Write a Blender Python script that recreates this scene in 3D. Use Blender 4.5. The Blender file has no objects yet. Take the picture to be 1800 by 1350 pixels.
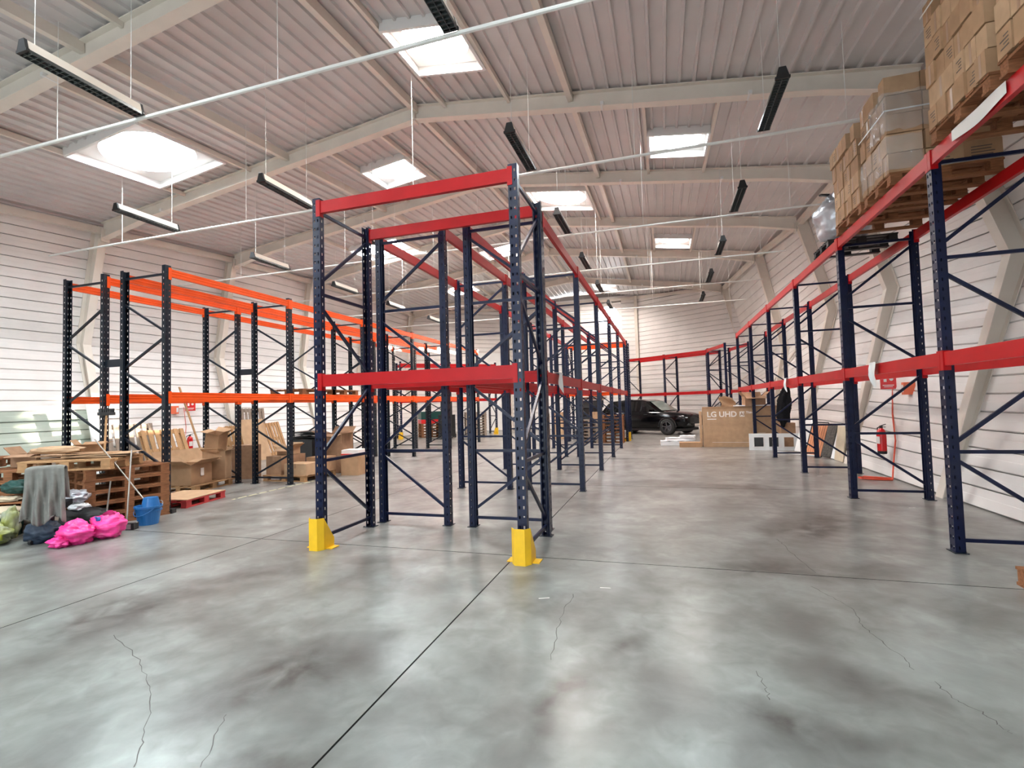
import bpy, math, random
from mathutils import Vector, Matrix, noise
random.seed(7)
C = bpy.context.scene.collection
S = bpy.context.scene
PI = math.pi

# ------------------------------------------------------------------ camera
cam_d = bpy.data.cameras.new('camera'); cam = bpy.data.objects.new('camera', cam_d); C.objects.link(cam)
cam_d.sensor_width = 36.0; cam_d.lens = 867.4/1800*36; cam_d.clip_start = .05; cam_d.clip_end = 200
YAW, PIT, ROL = math.radians(17.116), math.radians(2.384), math.radians(-1.590)
fw = Vector((-math.sin(YAW)*math.cos(PIT), math.cos(YAW)*math.cos(PIT), math.sin(PIT)))
rt = Vector((math.cos(YAW), math.sin(YAW), 0)); up = rt.cross(fw)
r2 = math.cos(ROL)*rt+math.sin(ROL)*up; u2 = -math.sin(ROL)*rt+math.cos(ROL)*up
m = Matrix((r2, u2, -fw)).transposed().to_4x4(); m.translation = Vector((0, 0, 1.6))
cam.matrix_world = m
S.camera = cam

# ------------------------------------------------------------------ world, sun, daylight
w = bpy.data.worlds.new('world'); S.world = w; w.use_nodes = True
SUN_DIR = Vector((-11.3, -21.9, -5.42)).normalized()
nt = w.node_tree; bg = nt.nodes['Background']     # hazy sky, brighter and warmer round the low sun
tc = nt.nodes.new('ShaderNodeTexCoord'); dt = nt.nodes.new('ShaderNodeVectorMath'); dt.operation = 'DOT_PRODUCT'
nt.links.new(tc.outputs['Generated'], dt.inputs[0]); dt.inputs[1].default_value = tuple(-SUN_DIR)
pw = nt.nodes.new('ShaderNodeMath'); pw.operation = 'POWER'; pw.use_clamp = False
mx0 = nt.nodes.new('ShaderNodeMath'); mx0.operation = 'MAXIMUM'; nt.links.new(dt.outputs['Value'], mx0.inputs[0]); mx0.inputs[1].default_value = 0
nt.links.new(mx0.outputs[0], pw.inputs[0]); pw.inputs[1].default_value = 14
mc = nt.nodes.new('ShaderNodeMix'); mc.data_type = 'RGBA'; nt.links.new(pw.outputs[0], mc.inputs[0]); mc.inputs[6].default_value = (.80, .90, 1.0, 1); mc.inputs[7].default_value = (1, .82, .66, 1)
ms = nt.nodes.new('ShaderNodeMath'); ms.operation = 'MULTIPLY_ADD'; nt.links.new(pw.outputs[0], ms.inputs[0]); ms.inputs[1].default_value = 110; ms.inputs[2].default_value = 3
nt.links.new(mc.outputs[2], bg.inputs[0]); nt.links.new(ms.outputs[0], bg.inputs[1])
SKY_EMIT = 54.0
sun_d = bpy.data.lights.new('sun', 'SUN'); sun_d.energy = 38; sun_d.angle = math.radians(.6); sun_d.color = (1, .86, .72)
sun = bpy.data.objects.new('sun', sun_d); C.objects.link(sun)
sun.rotation_euler = SUN_DIR.to_track_quat('-Z', 'Y').to_euler()
door_l = bpy.data.lights.new('daylight_in_open_doorway', 'AREA'); door_l.shape = 'RECTANGLE'; door_l.size = 6; door_l.size_y = 4.2
door_l.energy = 120; door_l.color = (.86, .96, 1.0)
dlo = bpy.data.objects.new('daylight_in_open_doorway', door_l); C.objects.link(dlo)
dlo.location = (-4.5, -7.35, 2.2); dlo.rotation_euler = (math.radians(90), 0, 0)
S.view_settings.view_transform = 'Standard'; S.view_settings.look = 'None'
S.view_settings.gamma = 1; S.view_settings.use_curve_mapping = False
S.view_settings.exposure = 0.52

# ------------------------------------------------------------------ materials
def mat(name, col, rough=.6, metal=0, spec=.5, var=0, vscale=5, bump=0, bscale=40, emit=None, estr=0, alpha=1, coat=0, col2=None, stretch=None):
    M = bpy.data.materials.new(name); M.use_nodes = True; nt = M.node_tree; n = nt.nodes; p = n['Principled BSDF']
    p.inputs['Base Color'].default_value = (*col, 1); p.inputs['Roughness'].default_value = rough
    p.inputs['Metallic'].default_value = metal; p.inputs['Specular IOR Level'].default_value = spec
    p.inputs['Coat Weight'].default_value = coat
    if alpha < 1: p.inputs['Alpha'].default_value = alpha
    if emit: p.inputs['Emission Color'].default_value = (*emit, 1); p.inputs['Emission Strength'].default_value = estr
    if var or bump:
        tc = n.new('ShaderNodeTexCoord'); mp = n.new('ShaderNodeMapping'); nt.links.new(tc.outputs['Object'], mp.inputs[0])
        if stretch: mp.inputs['Scale'].default_value = stretch
    if var:
        nz = n.new('ShaderNodeTexNoise'); nz.inputs['Scale'].default_value = vscale; nz.inputs['Detail'].default_value = 5
        nt.links.new(mp.outputs[0], nz.inputs['Vector'])
        r = n.new('ShaderNodeValToRGB'); r.color_ramp.elements[0].position = .3; r.color_ramp.elements[1].position = .7
        a = col2 if col2 else tuple(c*(1-var) for c in col)
        r.color_ramp.elements[0].color = (*a, 1); r.color_ramp.elements[1].color = (*[min(1, c*(1+var*.5)) for c in col], 1)
        nt.links.new(nz.outputs['Fac'], r.inputs[0]); nt.links.new(r.outputs[0], p.inputs['Base Color'])
    if bump:
        nb = n.new('ShaderNodeTexNoise'); nb.inputs['Scale'].default_value = bscale; nb.inputs['Detail'].default_value = 3
        nt.links.new(mp.outputs[0], nb.inputs['Vector'])
        b = n.new('ShaderNodeBump'); b.inputs['Strength'].default_value = bump; b.inputs['Distance'].default_value = .01
        nt.links.new(nb.outputs['Fac'], b.inputs['Height']); nt.links.new(b.outputs[0], p.inputs['Normal'])
    return M
M_wall = mat('wall_sheet', (.84, .80, .77), .42, spec=.4, var=.06, vscale=1.5)
M_wallback = mat('wall_backing', (.30, .28, .27), .8)
M_green = mat('wall_sheet_green', (.36, .42, .35), .30, spec=.6, var=.08, vscale=2)
M_ceil = mat('roof_sheet', (.66, .63, .62), .42, metal=.1, var=.07, vscale=1.2)
M_steel = mat('cream_steel', (.80, .725, .64), .42, var=.06, vscale=3)
M_trim = mat('white_trim', (.80, .78, .76), .4)
M_navy = mat('navy_paint', (.006, .010, .036), .32, spec=.3, var=.25, vscale=9)
M_dnavy = mat('dark_navy_paint', (.006, .011, .020), .34, spec=.4, var=.3, vscale=9)
M_red = mat('red_paint', (.42, .006, .008), .40, spec=.22, var=.12, vscale=4)
M_orange = mat('orange_paint', (.78, .085, .008), .40, spec=.22, var=.12, vscale=4)
M_yellow = mat('yellow_paint', (.90, .53, .015), .4, var=.08, vscale=8)
M_zinc = mat('zinc', (.45, .45, .44), .45, metal=.7)
M_card = mat('cardboard', (.42, .255, .145), .8, var=.14, vscale=6, spec=.2)
M_card2 = mat('pale_cardboard', (.50, .325, .195), .8, var=.14, vscale=6, spec=.2)
M_card3 = mat('worn_cardboard', (.36, .215, .13), .85, var=.2, vscale=7, spec=.2)
M_kraft = mat('kraft_print_dark', (.12, .09, .07), .8)
M_tape = mat('brown_tape', (.36, .21, .12), .35)
M_wood = mat('pallet_wood', (.27, .115, .052), .8, var=.35, vscale=9, stretch=(1, 6, 6), spec=.2)
M_wood2 = mat('pale_pallet_wood', (.46, .265, .13), .8, var=.25, vscale=9, stretch=(1, 6, 6), spec=.2)
M_wood3 = mat('grey_pallet_wood', (.30, .235, .185), .85, var=.3, vscale=9, stretch=(1, 6, 6), spec=.2)
M_redwood = mat('red_painted_wood', (.42, .03, .03), .6, var=.25, vscale=8)
M_black = mat('black_plastic', (.012, .012, .013), .5)
M_fab_blk = mat('black_fabric', (.012, .012, .014), .95, var=.3, vscale=30, spec=.1)
M_dark = mat('dark_grey', (.04, .042, .045), .6)
M_grid = mat('lamp_louvre', (.10, .115, .115), .3, metal=.4)
M_lampw = mat('lamp_housing', (.80, .72, .62), .3)
M_pvc = mat('white_pvc', (.78, .77, .73), .35)
M_white = mat('white_plastic', (.82, .83, .82), .4, var=.04)
M_foam = mat('white_foam', (.85, .86, .87), .8, var=.05, bump=.3)
M_film = mat('stretch_film', (.85, .88, .90), .12, spec=.8, alpha=.24, bump=.9, bscale=14)
M_sred = mat('sign_red', (.70, .02, .02), .35)
M_ered = mat('extinguisher_red', (.60, .012, .015), .25)
M_ored = mat('alarm_orange_red', (.80, .16, .07), .35)
M_pink = mat('pink_plastic_bag', (.95, .045, .30), .28, spec=.6, var=.25, vscale=6, bump=.5, bscale=9)
M_blue = mat('blue_plastic', (.015, .13, .36), .35)
M_grey_cloth = mat('grey_cloth', (.215, .215, .195), .95, var=.14, vscale=12, spec=.1, bump=.3, bscale=120)
M_green_tub = mat('dark_green_plastic', (.01, .06, .05), .4)
M_beige = mat('beige_lid', (.60, .50, .36), .7, var=.1)
M_ygbag = mat('yellow_green_bag', (.22, .24, .02), .5, var=.5, vscale=5, col2=(.34, .36, .31), bump=.4, bscale=10)
M_navybag = mat('navy_sack', (.012, .025, .05), .6, bump=.5, bscale=8)
M_silver = mat('silver_foil_bag', (.5, .5, .53), .3, metal=.5, bump=.6, bscale=12)
M_alu = mat('aluminium_tube', (.34, .32, .29), .35, metal=.6)
M_hose = mat('red_cable', (.62, .07, .03), .45)
M_car = mat('black_car_paint', (.002, .002, .003), .12, spec=.3, coat=.1)
M_glass = mat('dark_car_glass', (.006, .008, .008), .05, spec=.8)
M_wind = mat('windscreen_glass', (.15, .19, .17), .08, spec=.9)
M_tyre = mat('tyre_rubber', (.012, .012, .012), .8)
M_rim = mat('dark_rim', (.16, .16, .17), .3, metal=.8)
M_hl = mat('headlamp_glass', (.7, .75, .8), .1, spec=.9)
M_slat = mat('orange_slat', (.66, .26, .12), .6, var=.15)
M_brush = mat('grey_brush_fur', (.13, .115, .10), .95, var=.5, vscale=25, bump=1, bscale=60)
M_print = mat('white_print', (.85, .80, .75), .6)
M_dome = mat('skylight_dome', (.9, .95, 1), .4, emit=(.86, .95, 1.0), estr=SKY_EMIT)
M_domew = mat('skylight_dome_warm', (.95, .95, 1), .4, emit=(1.0, .92, .86), estr=SKY_EMIT*1.6)
M_shutter = mat('white_shutter', (.86, .86, .84), .4)
M_joint = mat('joint_filler', (.03, .03, .028), .9)
M_crack = mat('floor_crack', (.09, .085, .08), .9)
M_ytape = mat('yellow_floor_tape', (.50, .47, .30), .7)

# film: mix transparent via alpha done above; floor built by nodes
def floor_mat():
    M = bpy.data.materials.new('polished_concrete'); M.use_nodes = True; nt = M.node_tree; n = nt.nodes; L = nt.links
    p = n['Principled BSDF']
    g = n.new('ShaderNodeNewGeometry')
    def noise_(scale, det, vec, dist=0):
        z = n.new('ShaderNodeTexNoise'); z.inputs['Scale'].default_value = scale; z.inputs['Detail'].default_value = det
        z.inputs['Distortion'].default_value = dist; L.new(vec, z.inputs['Vector']); return z.outputs['Fac']
    def ramp(v, a, b, ca=(0, 0, 0), cb=(1, 1, 1)):
        r = n.new('ShaderNodeValToRGB'); r.color_ramp.elements[0].position = a; r.color_ramp.elements[1].position = b
        r.color_ramp.elements[0].color = (*ca, 1); r.color_ramp.elements[1].color = (*cb, 1); L.new(v, r.inputs[0]); return r.outputs[0]
    def mth(op, a, b, clamp=False):
        q = n.new('ShaderNodeMath'); q.operation = op; q.use_clamp = clamp
        for i, x in enumerate((a, b)):
            if isinstance(x, (int, float)): q.inputs[i].default_value = x
            else: L.new(x, q.inputs[i])
        return q.outputs[0]
    def mix(f, a, b, mode='MIX'):
        q = n.new('ShaderNodeMix'); q.data_type = 'RGBA'; q.blend_type = mode
        if isinstance(f, (int, float)): q.inputs[0].default_value = f
        else: L.new(f, q.inputs[0])
        for i, x in ((6, a), (7, b)):
            if isinstance(x, tuple): q.inputs[i].default_value = (*x, 1)
            else: L.new(x, q.inputs[i])
        return q.outputs[2]
    pos = g.outputs['Position']
    # slightly warped coordinates so that stains are ragged
    nz = n.new('ShaderNodeTexNoise'); nz.inputs['Scale'].default_value = 2.2; nz.inputs['Detail'].default_value = 6; L.new(pos, nz.inputs['Vector'])
    vs = n.new('ShaderNodeVectorMath'); vs.operation = 'SUBTRACT'; L.new(nz.outputs['Color'], vs.inputs[0]); vs.inputs[1].default_value = (.5, .5, .5)
    vm = n.new('ShaderNodeVectorMath'); vm.operation = 'SCALE'; L.new(vs.outputs[0], vm.inputs[0]); vm.inputs['Scale'].default_value = .6
    va = n.new('ShaderNodeVectorMath'); va.operation = 'ADD'; L.new(pos, va.inputs[0]); L.new(vm.outputs[0], va.inputs[1])
    wp = va.outputs[0]
    base = ramp(noise_(.55, 6, pos, .4), .30, .72, (.28, .28, .265), (.41, .415, .395))
    mott = ramp(noise_(1.9, 9, pos, .5), .30, .74)
    base = mix(mth('MULTIPLY', mth('SUBTRACT', 1.0, mott), .95), base, (.125, .116, .106))
    pale = ramp(noise_(.9, 9, pos, .6), .50, .80)
    fine = ramp(noise_(6.5, 9, pos, .7), .30, .70)
    base = mix(mth('MULTIPLY', mth('SUBTRACT', 1.0, fine), .60), base, (.13, .125, .115))
    base = mix(mth('MULTIPLY', pale, .5), base, (.44, .455, .44))
    stains = [(-4.31,2.91,.62,.45,-2.05,.75),(-2.28,2.48,.50,.22,-2.10,.85),(-3.61,3.07,.24,.10,-1.67,.4),(-2.96,1.64,.22,.18,-1.74,.5),(-3.99,2.33,.3,.3,-1.97,.35),
      (-.59,2.68,.36,.12,-1.74,.85),(-.31,3.40,.34,.12,-1.82,.6),(1.80,7.12,1.2,.34,-2.14,.9),(.81,5.15,.7,.28,-3.06,.65),(.50,2.72,.2,.13,2.36,.8),
      (.90,3.29,.15,.12,2.48,.5),(1.75,5.36,.6,.15,-2.62,.4),(-1.85,1.90,.2,.07,-2.97,.6),(-3.90,3.95,.45,.2,-2.44,.5),(.65,2.60,.3,.08,-2.72,.5),
      (.51,13.16,1.3,.8,-3.08,.45),(1.21,3.25,.25,.15,2.79,.3),(.75,9.78,1.3,.4,2.95,.5),(-3.04,4.49,.5,.18,-2.52,.35),(-6.2,6.0,1.1,.3,.7,.4),(-5.3,8.2,1.3,.35,.5,.35),(3.2,6.6,1.1,.5,1.4,.35)]
    tot = None
    for (cx, cy, ra, rb, ang, st) in stains:
        mp = n.new('ShaderNodeMapping'); mp.vector_type = 'TEXTURE'
        mp.inputs['Location'].default_value = (cx, cy, 0); mp.inputs['Rotation'].default_value = (0, 0, ang); mp.inputs['Scale'].default_value = (ra*1.25, rb*1.25, 1)
        L.new(wp, mp.inputs[0])
        ln = n.new('ShaderNodeVectorMath'); ln.operation = 'LENGTH'; L.new(mp.outputs[0], ln.inputs[0])
        v = mth('MULTIPLY', mth('SUBTRACT', 1.25, ln.outputs['Value'], True), st)
        tot = v if tot is None else mth('MAXIMUM', tot, v)
    tot = mth('MULTIPLY', tot, ramp(noise_(4, 9, pos, .6), .25, .75))
    base = mix(mth('MULTIPLY', tot, 1.7, True), base, (.062, .054, .047))
    # hall light tinted into the colour: cool, dim near the camera, warm, bright far
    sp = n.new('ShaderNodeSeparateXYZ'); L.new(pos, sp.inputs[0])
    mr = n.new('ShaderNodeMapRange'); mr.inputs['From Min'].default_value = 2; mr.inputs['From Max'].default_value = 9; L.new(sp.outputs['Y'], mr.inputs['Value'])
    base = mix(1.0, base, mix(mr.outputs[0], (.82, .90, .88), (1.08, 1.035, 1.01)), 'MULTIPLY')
    # fine speckle and scratches
    spk = ramp(noise_(70, 3, pos), .68, .76)
    base = mix(mth('MULTIPLY', spk, .25), base, (.2, .2, .19))
    L.new(base, p.inputs['Base Color'])
    rr = n.new('ShaderNodeMapRange'); rr.inputs['To Min'].default_value = .285; rr.inputs['To Max'].default_value = .40; L.new(noise_(2.4, 6, pos, .6), rr.inputs['Value'])
    L.new(rr.outputs[0], p.inputs['Roughness'])
    p.inputs['Specular IOR Level'].default_value = .30; p.inputs['Coat Weight'].default_value = .30; p.inputs['Coat Roughness'].default_value = .23
    b = n.new('ShaderNodeBump'); b.inputs['Strength'].default_value = .12; b.inputs['Distance'].default_value = .01
    L.new(noise_(14, 5, pos), b.inputs['Height']); L.new(b.outputs[0], p.inputs['Normal'])
    return M
M_floor = floor_mat()

# ------------------------------------------------------------------ mesh helpers
class MB:
    def __init__(s): s.v = []; s.f = []; s.mi = []; s.cur = 0
    def add(s, vs, fs):
        o = len(s.v); s.v += [tuple(x) for x in vs]; s.f += [tuple(i+o for i in f) for f in fs]; s.mi += [s.cur]*len(fs)
    def box(s, c, d, rz=0, M=None):
        x, y, z = [k/2 for k in d]
        vs = [Vector((a*x, b*y, e*z)) for a in (-1, 1) for b in (-1, 1) for e in (-1, 1)]
        R = M if M is not None else Matrix.Rotation(rz, 3, 'Z')
        c = Vector(c)
        s.add([R@v+c for v in vs], [(0, 1, 3, 2), (4, 6, 7, 5), (0, 4, 5, 1), (2, 3, 7, 6), (0, 2, 6, 4), (1, 5, 7, 3)])
    def bar(s, a, b, w_, h, upv=(0, 0, 1)):
        a, b = Vector(a), Vector(b); d = (b-a); L = d.length; d.normalize(); U = Vector(upv)
        if abs(d.dot(U)) > .98: U = Vector((1, 0, 0))
        X = d.cross(U).normalized(); Z = X.cross(d)
        M = Matrix((X, d, Z)).transposed(); s.box((a+b)/2, (w_, L, h), M=M)
    def tube(s, pts, r, n=8, cap=True):
        pts = [Vector(p) for p in pts]; rings = []
        for i, p in enumerate(pts):
            d = (pts[min(i+1, len(pts)-1)]-pts[max(i-1, 0)]).normalized()
            U = Vector((0, 0, 1)) if abs(d.z) < .95 else Vector((1, 0, 0))
            X = d.cross(U).normalized(); Y = X.cross(d)
            rr = r[i] if isinstance(r, (list, tuple)) else r
            rings.append([p+X*math.cos(2*PI*k/n)*rr+Y*math.sin(2*PI*k/n)*rr for k in range(n)])
        vs = [v for q in rings for v in q]; fs = []
        for i in range(len(rings)-1):
            for k in range(n): fs.append((i*n+k, i*n+(k+1) % n, (i+1)*n+(k+1) % n, (i+1)*n+k))
        if cap: fs += [tuple(range(n))[::-1], tuple((len(rings)-1)*n+k for k in range(n))]
        s.add(vs, fs)
    def lathe(s, prof, n=20, c=(0, 0, 0), axis='Z'):
        vs = []; fs = []
        for r, z in prof:
            for k in range(n):
                a = 2*PI*k/n
                q = (r*math.cos(a), r*math.sin(a), z)
                if axis == 'Y': q = (q[0], q[2], q[1])
                vs.append(Vector(q)+Vector(c))
        for i in range(len(prof)-1):
            for k in range(n): fs.append((i*n+k, i*n+(k+1) % n, (i+1)*n+(k+1) % n, (i+1)*n+k))
        s.add(vs, fs)
    def prism(s, poly, a, b):   # poly of 3d points; extrude from offset a to offset b (vectors)
        n = len(poly); a, b = Vector(a), Vector(b)
        vs = [Vector(p)+a for p in poly]+[Vector(p)+b for p in poly]
        s.add(vs, [tuple(range(n))[::-1], tuple(range(n, 2*n))]+[(i, (i+1) % n, n+(i+1) % n, n+i) for i in range(n)])
    def grid(s, f, nu, nv):
        vs = [f(i/nu, j/nv) for i in range(nu+1) for j in range(nv+1)]
        s.add(vs, [(i*(nv+1)+j, (i+1)*(nv+1)+j, (i+1)*(nv+1)+j+1, i*(nv+1)+j+1) for i in range(nu) for j in range(nv)])
    def mesh(s, name, mats, smooth=False):
        me = bpy.data.meshes.new(name); me.from_pydata(s.v, [], s.f)
        for q in (mats if isinstance(mats, (list, tuple)) else [mats]): me.materials.append(q)
        if any(s.mi): me.polygons.foreach_set('material_index', s.mi)
        if smooth: me.polygons.foreach_set('use_smooth', [True]*len(me.polygons))
        me.update(); return me
    def build(s, name, mats, parent=None, smooth=False, **k):
        return obj(name, s.mesh(name, mats, smooth), parent, **k)
def obj(name, me, parent=None, loc=None, rot=None, label=None, cat=None, group=None, kind=None):
    o = bpy.data.objects.new(name, me); C.objects.link(o)
    if parent is not None: o.parent = parent
    if loc is not None: o.location = loc
    if rot is not None: o.rotation_euler = rot if isinstance(rot, (tuple, list)) or hasattr(rot, 'x') else (0, 0, rot)
    tag(o, label, cat, group, kind); return o
def tag(o, label=None, cat=None, group=None, kind=None):
    if label: o['label'] = label
    if cat: o['category'] = cat
    if group: o['group'] = group
    if kind: o['kind'] = kind
    return o
def thing(name, label, cat, loc=(0, 0, 0), rz=0, group=None, kind=None, rot=None):
    return obj(name, None, None, loc, rot if rot is not None else (0, 0, rz), label, cat, group, kind)
def bx(c, d, rz=0):
    b = MB(); b.box(c, d, rz); return b

# ------------------------------------------------------------------ hall geometry
FY = [-7.6, -3.4, .8, 5.0, 9.2, 13.4, 17.6, 21.8, 26.6, 31.0]
AP = [6.7, 6.85, 7.0, 7.3, 7.65, 8.0, 8.25, 8.35, 8.25, 8.05]
def interp(y, a, b):
    if y <= a[0]: return b[0]
    for i in range(len(a)-1):
        if y <= a[i+1]: t = (y-a[i])/(a[i+1]-a[i]); return b[i]*(1-t)+b[i+1]*t
    return b[-1]
def bot(x, y): return interp(y, FY, AP)-.135*abs(x+4.8)
SHEET = .36
# inner line of the frames: (Y left, foot, kink, kink z, eave) and (Y right, ...)
FR = [ # yL, xLf, xLk, zLk, xLe | yR, xRf, xRk, zRk, xRe
 (-7.6, -13.83, -14.67, 3.5, -14.08, -7.6, 3.95, 4.98, 3.6, 4.07),
 (-3.4, -13.83, -14.67, 3.5, -14.08, -3.4, 3.95, 4.98, 3.6, 4.07),
 (.8, -13.83, -14.67, 3.5, -14.08, .8, 3.95, 4.98, 3.6, 4.07),
 (5.0, -13.83, -14.67, 3.5, -14.08, 5.0, 3.95, 4.98, 3.6, 4.07),
 (9.2, -13.83, -14.67, 3.51, -14.08, 9.2, 3.95, 4.98, 3.63, 4.07),
 (13.4, -13.83, -14.67, 3.49, -14.08, 13.4, 3.98, 4.97, 4.02, 4.2),
 (17.6, -13.83, -14.72, 3.49, -14.25, 17.6, 3.98, 4.97, 4.25, 4.25),
 (21.8, -13.83, -14.7, 3.5, -14.2, 21.8, 3.85, 4.5, 3.5, 3.7),
 (26.3, -13.83, -14.7, 3.5, -14.15, 27.3, 3.05, 4.0, 2.8, 3.03)]
WO = .30   # wall face behind the inner flange

# floor ---------------------------------------------------------------
flo = bx((-5, 11.7, -.09), (24, 42, .1)).build('floor', M_joint, label='polished grey concrete warehouse floor with saw-cut joints and dark stains', kind='structure')
XS = [-17, -11.62, -8.27, -4.92, -1.57, 5.13, 7]; YS = [-9.3, -4.05, .5, 5.06, 9.6, 14.15, 18.7, 23.25, 32.7]
G = .006
for i in range(len(XS)-1):
    for j in range(len(YS)-1):
        x0, x1, y0, y1 = XS[i]+G, XS[i+1]-G, YS[j]+G, YS[j+1]-G
        q_ = bx(((x0+x1)/2, (y0+y1)/2, -.02), (x1-x0, y1-y0, .04)); q_.mi = [1, 1, 1, 1, 1, 0]; q_.build('floor_slab', [M_floor, M_joint], flo)
def ribbon(pts, wd, z, jit=.012):
    b = MB(); P = []
    for (x0, y0), (x1, y1) in zip(pts, pts[1:]):
        for t in range(6): P.append((x0+(x1-x0)*t/6+random.uniform(-jit, jit), y0+(y1-y0)*t/6+random.uniform(-jit, jit)))
    P.append(pts[-1]); vs = []
    for k, (x, y) in enumerate(P):
        a = P[max(k-1, 0)]; c = P[min(k+1, len(P)-1)]; d = Vector((c[0]-a[0], c[1]-a[1], 0)).normalized(); nn = Vector((-d.y, d.x, 0))*wd*.5*random.uniform(.5, 1.2)
        vs += [Vector((x, y, z))+nn, Vector((x, y, z))-nn]
    b.add(vs, [(2*k, 2*k+1, 2*k+3, 2*k+2) for k in range(len(P)-1)]); return b
for q in ([(1.12,4.78),(1.22,4.55),(1.29,4.29),(1.25,4.06),(1.27,3.87),(1.32,3.62),(1.32,3.47)], [(1.37,3.35),(1.38,3.21),(1.45,3.12),(1.47,3.02),(1.49,2.94)],
          [(-.79,4.15),(-.81,3.82),(-.79,3.5),(-.74,3.07)], [(1.15,6.26),(1.17,5.98),(1.2,5.54),(1.25,5.13)], [(.46,3.24),(.47,3.06),(.47,2.95)],
          [(-3.92,2.65),(-3.35,2.42),(-3.01,2.23),(-2.76,2.07),(-2.56,1.88),(-2.37,1.69)], [(-2.28,2.11),(-2.19,1.97),(-2.07,1.77)]):
    ribbon(q, .005, .0004).build('crack', M_crack, flo, label='thin hairline crack in the concrete')

# walls ----------------------------------------------------------------
def panel(poly4, inward, mtl, parent):
    # poly4: a(bottom,y0) b(bottom,y1) c(top,y1) d(top,y0); raised sheet with recessed joints
    a, b, c, d = [Vector(p) for p in poly4]; n = Vector(inward)
    upv = (d-a).normalized(); sd = (b-a).normalized()
    g = .0045
    o = [a+upv*g, b+upv*g, c-upv*g, d-upv*g]
    i = [a+upv*(g+.012), b+upv*(g+.012), c-upv*(g+.005), d-upv*(g+.005)]
    t = .030
    mid = [(o[3]-o[0])*.5]
    vs = o+[p+n*t for p in i]
    # a slight step half-way up (pressed bead)
    e = (i[3]-i[0])*.52; e2 = (i[2]-i[1])*.52; k1 = (i[3]-i[0])*.56; k2 = (i[2]-i[1])*.56
    vs += [i[0]+e+n*t, i[1]+e2+n*t, i[0]+k1+n*(t-.004), i[1]+k2+n*(t-.004)]
    B = MB(); B.add(vs, [(0, 1, 5, 4), (4, 5, 9, 8), (8, 9, 11, 10), (10, 11, 6, 7), (7, 6, 2, 3), (0, 4, 8, 10, 7, 3), (1, 2, 6, 11, 9, 5)])
    B.build('wall_panel', mtl, parent)
NL, NU = 14, 13
for side in ('left', 'right'):
    sg = -1 if side == 'left' else 1
    k0 = 0 if side == 'left' else 5
    bk = MB(); prof = []
    for f in FR:
        y, xf, xk, zk, xe = f[k0:k0+5]
        A = Vector((xf+sg*.13, y, 0)); K = Vector((xk+sg*WO, y, zk)); E = Vector((xe+sg*WO, y, bot(xe+sg*WO, y)+SHEET+.05))
        prof.append((A, K, E))
    dl = prof[-1][0]-prof[-2][0]; ex = 1.6/dl.y
    prof.append(tuple(Vector((p.x+(0 if side == 'left' else -.12), p.y+1.6, p.z)) for p in prof[-1]))
    for (A, K, E), (A2, K2, E2) in zip(prof, prof[1:]):
        s_ = Vector((sg*.012, 0, 0))
        bk.add([A+s_-Vector((0, 0, .1)), A2+s_-Vector((0, 0, .1)), K2+s_, K+s_], [(0, 1, 2, 3)]); bk.add([K+s_, K2+s_, E2+s_+Vector((0, 0, .1)), E+s_+Vector((0, 0, .1))], [(0, 1, 2, 3)])
    wl = bk.build('wall_'+side, M_wallback, kind='structure', label='%s long side wall of off-white horizontal metal sheets, bulging outward at mid height' % side)
    for bi, ((A, K, E), (A2, K2, E2)) in enumerate(zip(prof, prof[1:])):
        for (P0, P1, Q0, Q1, N) in ((A, K, A2, K2, NL), (K, E, K2, E2, NU)):
            up_ = (P1-P0).normalized(); al = (Q0-P0).normalized(); nn = al.cross(up_).normalized()
            if nn.x*sg > 0: nn = -nn
            for r in range(N):
                t0, t1 = r/N, (r+1)/N
                q = [P0.lerp(P1, t0), Q0.lerp(Q1, t0), Q0.lerp(Q1, t1), P0.lerp(P1, t1)]
                mt = M_green if (side == 'left' and N == NL and r < 7 and bi <= 3) else M_wall
                panel(q, nn, mt, wl)
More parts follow.
